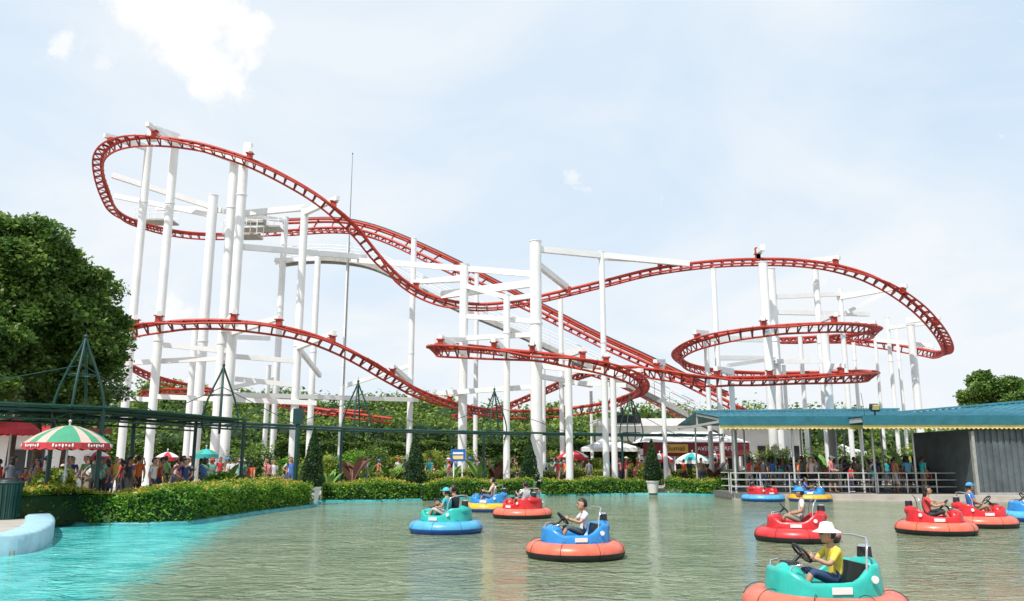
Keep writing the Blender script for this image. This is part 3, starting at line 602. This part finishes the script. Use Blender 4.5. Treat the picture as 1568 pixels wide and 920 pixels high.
b.box((0,2.6,5.0),(17,7.4,.25),2); b.box((0,-1.1,4.8),(17,.1,.5),0); b.obj('hall',[WHITE2,BLACK,CANW],ST)
p=S(-90,690,46); KS=empty('restaurant_building',(p.x,47,0)); b=MB(); b.box((0,3,1.9),(11,5,3.2),0)
for k in range(4): b.box((-4.1+k*2.7,.45,1.6),(1.9,.1,1.8),1); b.box((-4.1+k*2.7,.38,1.6),(.07,.05,1.8),0)
b.box((0,2.6,3.7),(12,7,.25),3); b.box((0,-.95,3.5),(12,.12,.5),2); b.obj('walls',[WHITE2,BLACK,CANR,MAROON],KS)
def tent(u,v,d,wp):
    p=S(u,v,d); h=wp/F*d/2; r=empty('marquee_tent',(p.x,d,0)); b=MB(); z=p.z; e=z-h*.45
    for sx_ in(-1,1):
        for sy in(-1,1): b.cyl((sx_*h*.95,sy*h*.95,GZ),(sx_*h*.95,sy*h*.95,e),.05,n=6,mi=1)
    cs=[(-h,-h,e),(h,-h,e),(h,h,e),(-h,h,e)]; ms=[(-h*.35,-h*.35,e+(z-e)*.5),(h*.35,-h*.35,e+(z-e)*.5),(h*.35,h*.35,e+(z-e)*.5),(-h*.35,h*.35,e+(z-e)*.5)]
    b.add(cs+ms+[(0,0,z)],[(0,1,5,4),(1,2,6,5),(2,3,7,6),(3,0,4,7),(4,5,8),(5,6,8),(6,7,8),(7,4,8)],0)
    b.add(cs+[(x,y,e-.3) for x,y,_ in cs],[(0,1,5,4),(1,2,6,5),(2,3,7,6),(3,0,4,7)],0); b.obj('tent_canopy',[CANW,STEELW],r)
for a in((1455,670,58,70),(1510,676,60,60),(930,666,64,85),(75,652,50,80),(1290,680,64,50)): tent(*a)
p=S(695,697,48); b=MB(); b.cyl((0,0,GZ),(0,0,p.z),.04,n=8,mi=1); b.cyl((.5,0,GZ),(.5,0,p.z),.04,n=8,mi=1); b.box((.25,-.06,p.z),(.85,.05,.7),0); b.box((.25,-.09,p.z+.12),(.6,.02,.12),1); b.box((.25,-.09,p.z-.12),(.6,.02,.2),2); b.obj('information_sign',[BLUE,CANW,YELLOW],loc=(p.x,p.y,0))
# ---------------------------------------------------------------- pavilion over the water
PV=empty('boat_pavilion')
def xat(u,d): return S(u,700,d).x
def roof(x0,x1,y0,y1,z0,za,zb,name):
    b=MB(); n=int((x1-x0)/.35)
    zr=lambda x: za+(zb-za)*(x-x0)/(x1-x0)
    for i in range(n):
        xa=x0+(x1-x0)*i/n; xb=x0+(x1-x0)*(i+1)/n; xm_=xa+(xb-xa)*.15
        b.add([(xa,y0,z0+.04),(xm_,y0,z0+.04),(xm_,y1,zr(xm_)+.04),(xa,y1,zr(xa)+.04)],[(0,1,2,3)],0)
        b.add([(xm_,y0,z0),(xb,y0,z0),(xb,y1,zr(xb)),(xm_,y1,zr(xm_))],[(0,1,2,3)],0)
        b.add([(xm_,y0,z0),(xm_,y0,z0+.04),(xm_,y1,zr(xm_)+.04),(xm_,y1,zr(xm_))],[(0,1,2,3)],0); b.add([(xa,y0,z0),(xa,y0,z0+.04),(xa,y1,zr(xa)+.04),(xa,y1,zr(xa))],[(0,1,2,3)],0)
    b.add([(x0,y1,za),(x1,y1,zb),(x1,y1+(y1-y0),z0),(x0,y1+(y1-y0),z0)],[(0,1,2,3)],0)
    b.beam((x0-.05,y1,za+.07),(x1,y1,zb+.07),.35,.1,0); b.box(((x0+x1)/2,y0-.05,z0-.17),(x1-x0,.08,.44),3)
    k=int((x1-x0)/.22)
    for i in range(k):
        xa=x0+(x1-x0)*i/k; xb=x0+(x1-x0)*(i+1)/k; b.add([(xa,y0-.03,z0-.39),(xb,y0-.03,z0-.39),(xb,y0-.03,z0-.53),((xa+xb)/2,y0-.03,z0-.60),(xa,y0-.03,z0-.53)],[(0,1,2,3,4)],1 )
    for i in range(int((x1-x0)/3)+1):
        x=x0+.1+i*3
        b.beam((x,y0+.2,z0-.2),(x,y1*2-y0-.2,z0-.2),.1,.12,2); b.beam((x,y0+.2,z0-.1),(x,y1,zr(x)-.12),.1,.1,2); b.beam((x,y1,z0-.2),(x,y1,zr(x)-.1),.08,.08,2)
    b.obj(name,[TEALROOF,YELLOW,STEELW,TEALF2],PV)
x0=xat(1098,41); roof(x0,xat(1460,40.3)-.02,40.3,45.5,3.98,4.5,4.62,'roof')
roof(xat(1325,38.6),40,38.6,44.0,3.93,4.0,6.0,'roof_annex')
b=MB()
b.box(((x0+45)/2+.4,45.3,.17),(45-x0-.6,10,.3),0)
for u in(1125,1215,1320,1338,1400,1470): 
    x=xat(u,41); b.cyl((x,41,-.5),(x,41,3.8),.055,n=8,mi=1); b.cyl((x,49.5,GZ),(x,49.5,3.8),.055,n=8,mi=1)
xs=[xat(1115,41)+i*.16 for i in range(int((xat(1500,41)-xat(1115,41))/.16))]
for z in(.62,.95,1.28): b.cyl((xs[0],40.7,z),(xs[-1],40.7,z),.025,n=6,mi=1); b.cyl((xs[0],42.6,z),(xs[-1],42.6,z),.025,n=6,mi=1)
for i,x in enumerate(xs):
    if i%9==0: b.cyl((x,40.7,.3),(x,40.7,1.3),.032,n=6,mi=1);b.cyl((x+.4,42.6,.3),(x+.4,42.6,1.3),.032,n=6,mi=1)
for u in(1168,1250,1342,1420,1485):
    x=xat(u,41)
    for z in(.6,.95,1.28): b.cyl((x,40.7,z),(x,42.6,z),.025,n=6,mi=1)
b.obj('deck_and_railings',[mat('deck_grey',(0.16,0.16,0.155),.8),STEELW],PV)
b=MB(); xa=xat(1503,38.3); n=40
for i in range(n):
    x=xa+i*.3; b.box((x+.09,38.9,1.85),(.18,.06,3.1),0); b.box((x+.24,38.93,1.85),(.12,.03,3.1),0)
b.box((xa+6,41.9,1.85),(12,5.9,3.0),0); b.box((xa+6,38.85,.34),(12,.12,.16),1); b.box((xa-.05,38.85,1.75),(.14,.2,3.0),1)
b.obj('boat_shed',[DARKW,GREY],PV)
b=MB(); q=S(1339,624,41.2); b.cyl((q.x,q.y,q.z-1.0),(q.x,q.y,q.z),.04,n=6); b.box(q,(.42,.3,.32),0,M=Matrix.Rotation(.4,3,'X')); b.box(q+Vector((0,-.17,0)),(.34,.05,.24),1,M=Matrix.Rotation(.4,3,'X')); b.cyl(q+Vector((-.5,0,-.6)),q+Vector((-.62,0,.75)),.012,n=5); b.obj('floodlight',[BLACK,YELLOW])
p=G(6,795,GZ); b=MB(); b.cyl((0,0,0),(0,0,1.0),.3,.34,18,0)
for k in range(18): a=k*math.pi/9; b.beam((.32*math.cos(a),.32*math.sin(a),.05),(.36*math.cos(a),.36*math.sin(a),.95),.03,.05,0)
b.torus((0,0,1.0),.33,.04,0,20,6); b.sph((0,0,1.02),(.3,.3,.12),1); b.obj('litter_bin',[DGREEN,BLACK],loc=(p.x,p.y,GZ))
p=G(48,786,GZ); b=MB(); b.box((0,0,.18),(1.0,.5,.36),0,taper=1.05); b.box((0,0,.385),(1.12,.6,.05),0); b.obj('stone_planter',[CONC],loc=(p.x,p.y,GZ))
# ---------------------------------------------------------------- people
def skinned(J,E,rad,label):
    names=list(J); idx={n:i for i,n in enumerate(names)}
    me=bpy.data.meshes.new('t'); me.from_pydata([J[n] for n in names],[(idx[a],idx[b_]) for a,b_ in E],[]); o=bpy.data.objects.new('t',me); scene.collection.objects.link(o)
    o.modifiers.new('s','SKIN'); ss=o.modifiers.new('d','SUBSURF'); ss.levels=1; ss.render_levels=1
    if not me.skin_vertices: raise Exception('no skin layer')
    for n in names:
        r=rad[n]; me.skin_vertices[0].data[idx[n]].radius=r if hasattr(r,'__len__') else (r,r); me.skin_vertices[0].data[idx[n]].use_root=(n=='pelvis')
    dg=bpy.context.evaluated_depsgraph_get(); ev=o.evaluated_get(dg); m2=ev.to_mesh()
    V=[v.co.copy() for v in m2.vertices]; Fc=[tuple(p.vertices) for p in m2.polygons]; ev.to_mesh_clear(); bpy.data.objects.remove(o)
    MI=[]
    for f in Fc:
        c_=sum((V[i] for i in f),Vector())/len(f); best=None
        for a,b_ in E:
            A=Vector(J[a]);B=Vector(J[b_]); t=max(0,min(1,(c_-A).dot(B-A)/max(1e-9,(B-A).length_squared))); dd=(c_-A-(B-A)*t).length/( (rad[a] if not hasattr(rad[a],'__len__') else max(rad[a]))*.5+.05)
            if best is None or dd<best[0]: best=(dd,a,b_,t)
        MI.append(label(best[1],best[2],best[3]))
    return V,Fc,MI
EDG=[('pelvis','waist'),('waist','chest'),('chest','neck'),('neck','skull')]+[(a+s,b_+s) if a not in('pelvis','chest') else (a,b_+s) for s in 'LR' for a,b_ in(('chest','sh'),('sh','el'),('el','wr'),('pelvis','hip'),('hip','kn'),('kn','an'),('an','toe'))]
RAD=dict(pelvis=(.13,.11),waist=(.12,.10),chest=(.14,.115),neck=.055,skull=.05)
for s in 'LR': RAD.update({'sh'+s:.062,'el'+s:.043,'wr'+s:.03,'hip'+s:.092,'kn'+s:.062,'an'+s:.042,'toe'+s:.035})
def person_mesh(name,J,hair='short',hat=None,longp=False,sleeve=.55,headscale=1.0,look=0.0,dress=False,child=False,fat=1.0):
    rad={k:(tuple(x*fat for x in v) if hasattr(v,'__len__') else v*fat) for k,v in RAD.items()}
    def label(a,b_,t):
        if a=='neck' : return 0
        if a=='chest' and b_=='neck': return 1 if t<.7 else 0
        if a.startswith('sh'): return 1 if t<sleeve else 0
        if a.startswith('el'): return 1 if sleeve>1 else 0
        if a=='pelvis': return 1 if (b_=='waist' and t>.25) else 2
        if a.startswith('hip'): return 2
        if a.startswith('kn'): return 2 if (longp or t<.12) else 0
        if a.startswith('an'): return 3
        return 1
    V,Fc,MI=skinned(J,EDG,rad,label); b=MB()
    for f,m in zip(Fc,MI): b.f.append(f);b.m.append(m);b.s.append(True)
    b.v=[tuple(v) for v in V]
    hs=headscale; hc=Vector(J['skull'])+Vector((.015,0,.06))*hs; M=Matrix.Rotation(look,3,'Z')
    def hp(x,y,z): return hc+M@(Vector((x,y,z))*hs)
    b.sph(hc,(.098*hs,.08*hs,.118*hs),0,14,10,M); b.sph(hp(.035,0,-.05),(.062*hs,.06*hs,.065*hs),0,10,8,M)
    b.sph(hp(.103,0,-.015),(.02*hs,.014*hs,.026*hs),0,6,5,M)
    for s in(-1,1):
        b.sph(hp(.0,s*.082,-.005),(.02*hs,.01*hs,.032*hs),0,6,5,M); b.sph(hp(.088,s*.033,.012),(.012*hs,.015*hs,.009*hs),5,6,5,M); b.sph(hp(.09,s*.033,.034),(.01*hs,.02*hs,.005*hs),4,6,4,M)
    b.sph(hp(.09,0,-.066),(.012*hs,.026*hs,.007*hs),6,6,4,M)
    if hair: b.sph(hc+M@Vector((-.006,0,.012))*hs,(.112*hs,.094*hs,.124*hs),4,16,12,M,keep=lambda q:(q.z>.42 and q.x<.75) or (q.x<.15 and q.z>-.45))
    if hair=='long':
        b.sph(hp(-.07,0,-.11),(.055*hs,.085*hs,.16*hs),4,10,8,M)
    if hat=='bucket':
        b.cyl(hp(0,0,.06),hp(0,0,.145),.112*hs,.085*hs,16,7); b.sph(hp(0,0,.14),(.087*hs,.087*hs,.03*hs),7,12,6); b.cyl(hp(0,0,.035),hp(0,0,.07),.185*hs,.115*hs,18,7)
    if hat=='cap':
        b.sph(hp(-.004,0,.04),(.116*hs,.098*hs,.098*hs),7,14,8,M,keep=lambda q:q.z>-.05); b.sph(hp(.12,0,.045),(.085*hs,.07*hs,.012*hs),7,10,5,M)
    if dress:
        p=Vector(J['pelvis']); w_=Vector(J['waist']); kz=Vector(J['knL']).z+.05; b.tube([w_,p+Vector((0,0,.02)),Vector((p.x,p.y,(p.z+kz)/2)),Vector((p.x,p.y,kz))],[.13,.165,.2,.24],14,2)
    for s,sg in(('L',1),('R',-1)):
        w_=Vector(J['wr'+s]); d=(w_-Vector(J['el'+s])).normalized(); side=Vector((0,-sg,0)); side=(side-d*side.dot(d)); side=side.normalized() if side.length>.1 else Vector((1,0,0)); up=d.cross(side)
        k=.85 if child else 1.0
        pc=w_+d*.045*k; Rm=Matrix((d,side,up)).transposed(); b.sph(pc,(.05*k,.02*k,.04*k),0,8,6,Rm)
        fwd=side
        for i,ln in enumerate((.062,.075,.07,.052)):
            o=up*(-.027+.018*i)*k; a0=pc+d*.035*k+o; a1=a0+(d*.8+fwd*.45).normalized()*ln*.5*k; a2=a1+(d*.35+fwd).normalized()*ln*.5*k
            b.tube([a0,a1,a2],[.0095*k,.0085*k,.006*k],5,0)
        a0=pc-up*.03*k; a1=a0+(-up*.8+d*.5+fwd*.4).normalized()*.035*k; a2=a1+(d+fwd*.7).normalized()*.03*k; b.tube([a0,a1,a2],[.012*k,.01*k,.007*k],5,0)
    for s in 'LR':
        a=Vector(J['an'+s]); t=Vector(J['toe'+s]); b.sph((a+t)/2-Vector((0,0,.005)),((t-a).length*.62+.03,.045,.04),3,10,6,Matrix.Rotation(math.atan2((t-a).y,(t-a).x),3,'Z'))
    return b.mesh(name,[])
def stand(arms='down',stride=0.0,lean=0.0):
    J=dict(pelvis=(0,0,.93),waist=(lean*.4,0,1.08),chest=(lean,0,1.30),neck=(lean*1.2,0,1.46),skull=(lean*1.4+.01,0,1.55))
    for s,g in(('L',1),('R',-1)):
        st=stride*g
        J['hip'+s]=(0,g*.09,.88); J['kn'+s]=(st*.6+.02,g*.10,.50); J['an'+s]=(st,g*.10,.09+abs(min(0,st))*.15); J['toe'+s]=(st+.14,g*.115,.04)
        J['sh'+s]=(lean*1.1,g*.175,1.38)
        if arms=='down': J['el'+s]=(lean-.03-st*.5,g*.23,1.10); J['wr'+s]=(lean+.04-st,g*.235,.86)
        elif arms=='hips': J['el'+s]=(lean-.06,g*.36,1.14); J['wr'+s]=(lean+.06,g*.19,1.0)
        elif arms=='phone': J['el'+s]=(lean+.1,g*.2,1.13); J['wr'+s]=(lean+.30,g*.07,1.27)
        elif arms=='front': J['el'+s]=(lean+.02,g*.22,1.10); J['wr'+s]=(lean+.25,g*.12,1.05)
        elif arms=='raise':
            if g>0: J['el'+s]=(lean+.16,g*.22,1.42); J['wr'+s]=(lean+.14,g*.12,1.66)
            else: J['el'+s]=(lean-.03,g*.23,1.10); J['wr'+s]=(lean+.05,g*.235,.86)
    return J
TEMPL=[person_mesh('person_a',stand(),longp=True),person_mesh('person_b',stand('hips'),sleeve=.6),person_mesh('person_c',stand('phone',lean=.03),hair='long',longp=True),
 person_mesh('person_d',stand('down',.22,.03),longp=True),person_mesh('person_e',stand('front'),hair='long',dress=True),person_mesh('person_f',stand('raise')),
 person_mesh('person_g',stand('front',.1),hat='cap'),person_mesh('person_h',stand('down',-.18,.02),hair='long',sleeve=.3),person_mesh('person_i',stand('phone'),hat='bucket',longp=True,fat=1.12)]
def sit(child=False,arms='wheel',lean=0.0):
    k=.84 if child else 1.0; z=.43
    J=dict(pelvis=(-.2,0,z+.02),waist=(-.2+lean*.3,0,z+.17*k),chest=(-.19+lean,0,z+.37*k),neck=(-.17+lean*1.2,0,z+.52*k),skull=(-.15+lean*1.3,0,z+.60*k))
    for s,g in(('L',1),('R',-1)):
        J['hip'+s]=(-.13,g*.09*k,z); J['kn'+s]=(.20,g*.13,z+.13); J['an'+s]=(.36,g*.11,.26); J['toe'+s]=(.47,g*.12,.25)
        J['sh'+s]=(-.18+lean,g*.165*k,z+.445*k)
        if arms=='wheel': J['el'+s]=(-.03+lean,g*.24*k,z+.25*k); J['wr'+s]=(.17,g*.13,.72)
        elif arms=='lap': J['el'+s]=(-.15+lean,g*.25*k,z+.22*k); J['wr'+s]=(.06,g*.14,z+.16)
        else: J['el'+s]=(-.1+lean,g*.3*k,z+.24*k); J['wr'+s]=(.02,g*.42,z+.28)
    return J
RID={'kid_hat':person_mesh('rider_a',sit(True,lean=.03),hat='bucket',headscale=.97,child=True,fat=.86,sleeve=.75),
 'kid':person_mesh('rider_b',sit(True,lean=-.02),headscale=.97,child=True,fat=.86),
 'kid_cap':person_mesh('rider_c',sit(True,'lap'),hat='cap',headscale=.95,child=True,fat=.86),
 'adult':person_mesh('rider_d',sit(False,'side'),fat=.98,hair='short'),
 'adult_cap':person_mesh('rider_e',sit(False,'lap',-.03),hat='cap'),
 'woman':person_mesh('rider_f',sit(False,'wheel'),hair='long',fat=.92)}
_mc={}
def cm(kind,c_,rough=.8):
    k=(kind,c_)
    if k not in _mc: _mc[k]=mat(kind,c_,rough,var=.18,scale=6)
    return _mc[k]
SK=[(.5,.28,.18),(.42,.23,.14),(.56,.35,.24),(.33,.18,.11)]
SH=[(.75,.75,.73),(.75,.75,.73),(.04,.04,.05),(.55,.05,.05),(.07,.17,.5),(.03,.42,.45),(.65,.42,.06),(.7,.2,.26),(.2,.23,.28),(.25,.5,.18),(.03,.05,.15),(.6,.6,.62),(.45,.16,.1),(.72,.15,.03),(.12,.4,.62),(.75,.55,.5),(.05,.3,.25)]
PA=[(.05,.06,.12),(.03,.03,.03),(.08,.12,.25),(.3,.24,.16),(.16,.16,.17),(.45,.42,.38)]
def person(mesh,loc,rz,sc=1,skin=None,shirt=None,pants=None,hairc=(.012,.009,.008),hatc=None,name='person',parent=None):
    if len(mesh.materials)==0:
        for k in range(8): mesh.materials.append(WHITE)
    o=bpy.data.objects.new(name,mesh); scene.collection.objects.link(o); o.location=loc;o.rotation_euler=(0,0,rz);o.scale=(sc,)*3
    ms=[cm('skin',skin or random.choice(SK),.55),cm('shirt_cloth',shirt or random.choice(SH)),cm('trouser_cloth',pants or random.choice(PA)),cm('shoe',random.choice([(.03,.03,.03),(.5,.5,.5),(.2,.1,.05)])),cm('hair',hairc,.5),BLACK,cm('lips',(.3,.08,.06)),cm('hat_cloth',hatc or random.choice([(.7,.7,.68),(.05,.2,.5),(.5,.05,.05),(.6,.55,.4)]))]
    for i,m in enumerate(ms): o.material_slots[i].link='OBJECT'; o.material_slots[i].material=m
    if parent:o.parent=parent
    return o
placed=[]
def crowd(u0,u1,d0,d1,n,kid=.25,zg=GZ):
    for _ in range(n):
        for tr in range(20):
            d=random.uniform(d0,d1); x=S(random.uniform(u0,u1),705,d).x
            if all((x-a)**2+(d-b_)**2>.3 for a,b_ in placed): break
        placed.append((x,d)); k=random.random()<kid
        person(random.choice(TEMPL),(x,d,zg),random.uniform(0,6.28),random.uniform(.66,.82) if k else random.uniform(.93,1.04))
crowd(0,110,30.5,36,14); crowd(110,300,30.5,39,32); crowd(240,450,37,45,26)
crowd(440,560,44,54,10); crowd(560,700,48,58,14); crowd(690,830,50,60,26,.3); crowd(830,1000,51,60,26); crowd(1000,1110,51,58,16)
crowd(1145,1300,42.9,47,28,zg=.32); crowd(1300,1500,43,47,32,zg=.32); crowd(1165,1480,41,42.3,12,zg=.32); crowd(1150,1500,51,58,16)
for (u,d,i,sh,rz,sc) in((147,29.5,1,(.10,.17,.15),1.7,1.03),(200,31,0,(.05,.2,.5),1.2,1.0),(246,33,3,(.6,.06,.04),.3,.98),(97,29.8,6,(.35,.5,.7),1.6,.85),(20,29,2,(.1,.12,.16),2.5,1.02),(385,38,7,(.7,.15,.05),1.5,.9),(412,38.5,8,(.28,.15,.09),4,.95),(1073,50,1,(.5,.33,.22),-1.4,1.0)):
    person(TEMPL[i],(S(u,705,d).x,d,GZ),rz,sc,shirt=sh)
# ---------------------------------------------------------------- bumper boats
def pm(n,c_,r=.35): return mat(n,c_,r,var=.22,scale=4,coat=.15)
CORAL=pm('coral_vinyl',(.74,.15,.085)); REDV=pm('red_vinyl',(.60,.03,.03)); BLUEV=pm('blue_vinyl',(.08,.38,.62)); YELV=pm('yellow_vinyl',(.75,.42,.02)); DBLUE=pm('deep_blue_vinyl',(.015,.07,.3))
TEALF=pm('teal_fibreglass',(.02,.44,.37)); BLUEF=pm('blue_fibreglass',(.02,.24,.6)); REDF=pm('red_fibreglass',(.58,.015,.02))
def boat(u,v,d,ringm,lowm,tubm,rz,riders,name='bumper_boat',sc=1.0):
    p=S(u,v,d); root=empty(name,(p.x,p.y,0),rz); root.scale=(sc,)*3; b=MB()
    b.torus((0,0,.13),.79,.225,0,56,18,sz=.86,low=1)
    for k in range(8):
        a=k*math.pi/4+.2; b.torus((.79*math.cos(a),.79*math.sin(a),.13),.2265,.005,1,18,4,M=Matrix.Rotation(a,3,'Z')@Matrix.Rotation(math.pi/2,3,'X'),sz=1)
    n=48; rows=[]
    def rim(c_):
        if c_>0: return .46+.14*max(0,min(1,(c_-.5)/.4))
        q=max(0,min(1,(-c_-.05)/.6)); q=q*q*(3-2*q); return .46+.20*q
    for (kr,zf) in((1.08,('a',.18)),(1.06,('a',.30)),(1.01,('r',-.05)),(.985,('r',-.012)),(.95,('r',0)),(.91,('r',0)),(.875,('r',-.02)),(.86,('r',-.06)),(.80,('a',.24)),(.0,('a',.22))):
        row=[]
        for i in range(n):
            a=2*math.pi*i/n; c_,s_=math.cos(a),math.sin(a); ex=.72; x=.66*abs(c_)**ex*(1 if c_>0 else -1); y=.54*abs(s_)**ex*(1 if s_>0 else -1)
            z=zf[1] if zf[0]=='a' else rim(c_)+zf[1]; row.append((x*kr,y*kr,z))
        rows.append(row)
    vs=[q for r in rows for q in r]; fs=[(j*n+i,j*n+(i+1)%n,(j+1)*n+(i+1)%n,(j+1)*n+i) for j in range(len(rows)-1) for i in range(n)]
    b.add(vs,fs,2,True)
    b.box((-.2,0,.28),(.42,.74,.16),3,taper=.94); b.box((-.42,0,.47),(.10,.62,.36),3,M=Matrix.Rotation(-.15,3,'Y'),taper=.86)
    b.sph((.46,0,.42),(.19,.34,.24),2,16,10); b.box((.43,0,.645),(.16,.30,.05),3,taper=.8)
    b.cyl((.42,0,.62),(.26,0,.76),.025,n=8,mi=3); Mw=Matrix.Rotation(-.85,3,'Y'); b.torus((.255,0,.765),.145,.018,3,24,8,M=Mw)
    for a in(0,2.09,4.19): b.cyl((.255,0,.765),Vector((.255,0,.765))+Mw@Vector((.145*math.cos(a),.145*math.sin(a),0)),.012,n=6,mi=3)
    b.sph((-.58,0,.58),(.15,.28,.15),2,16,10); b.cyl((-.60,0,.70),(-.60,0,.84),.095,.085,16,3); b.cyl((-.60,0,.84),(-.60,0,.87),.085,.05,16,4); b.cyl((-.60,0,.0),(-.60,0,.6),.05,n=8,mi=3)
    arch=[(-.34,.47,.46),(-.36,.47,.78),(-.40,.43,.92),(-.46,.32,.97),(-.47,0,.985),(-.46,-.32,.97),(-.40,-.43,.92),(-.36,-.47,.78),(-.34,-.47,.46)]; b.tube(arch,.015,8,4)
    for sg in(-1,1):
        b.box((.05,sg*.582,.38),(.26,.01,.08),5); b.cyl((-.40,sg*.545,.50),(-.40,sg*.565,.50),.045,n=16,mi=5)
        b.tube([(.60,sg*.25,.5),(.54,sg*.32,.64),(.42,sg*.34,.66)],.013,6,4)
    b.obj('hull',[ringm,lowm,tubm,BLACK,CHROME,CANW],root)
    for (kind,off,kw) in riders:
        person(RID[kind],off,0,1,name='rider',parent=root,**kw)
    return root
pi=math.pi
boat(1262,925,10.9,CORAL,BLACK,TEALF,pi+.12,[('kid_hat',(0,.02,0),dict(skin=SK[0],shirt=(.78,.6,.08),pants=(.03,.06,.14),hatc=(.75,.74,.7)))],sc=1.0)
boat(881,843,17.2,CORAL,BLACK,BLUEF,pi+.22,[('kid',(0,0,.04),dict(skin=SK[0],shirt=(.70,.70,.74),pants=(.08,.1,.12)))])
boat(683,808,22.9,BLUEV,DBLUE,TEALF,pi-.5,[('adult',(.05,-.2,.04),dict(shirt=(.03,.03,.035),pants=(.03,.03,.03),skin=SK[1])),('kid_cap',(.02,.2,.08),dict(shirt=(.05,.45,.5),skin=SK[0],hatc=(.06,.5,.6)))])
boat(749,775,32,YELV,DBLUE,BLUEF,pi-.3,[('adult',(0,0,.05),dict(shirt=(.6,.45,.35),skin=SK[2]))])
boat(800,784,28.5,CORAL,BLACK,REDF,pi-.9,[('kid',(.0,0,0.1),dict(shirt=(.7,.7,.7),skin=SK[0]))])
boat(1220,815,20.6,REDV,BLACK,REDF,pi-.25,[('adult_cap',(.05,0,.05),dict(shirt=(.6,.6,.55),pants=(.3,.25,.2),skin=SK[1],hatc=(.05,.3,.65)))])
boat(1432,803,22.5,CORAL,BLACK,REDF,-.35,[('woman',(0,-.18,.04),dict(shirt=(.55,.06,.06),skin=SK[0])),('adult',(.02,.18,.05),dict(shirt=(.04,.04,.05),skin=SK[1]))])
boat(1500,797,24.8,CORAL,BLACK,REDF,-.1,[('adult_cap',(0,0,.05),dict(shirt=(.05,.18,.5),skin=SK[1],hatc=(.06,.3,.6)))])
boat(1168,759,39.6,BLUEV,DBLUE,REDF,.4,[]); boat(1240,760,39.6,YELV,DBLUE,BLUEF,-.4,[('kid',(0,0,0),dict())]); boat(1583,788,27,BLUEV,DBLUE,BLUEF,pi,[])
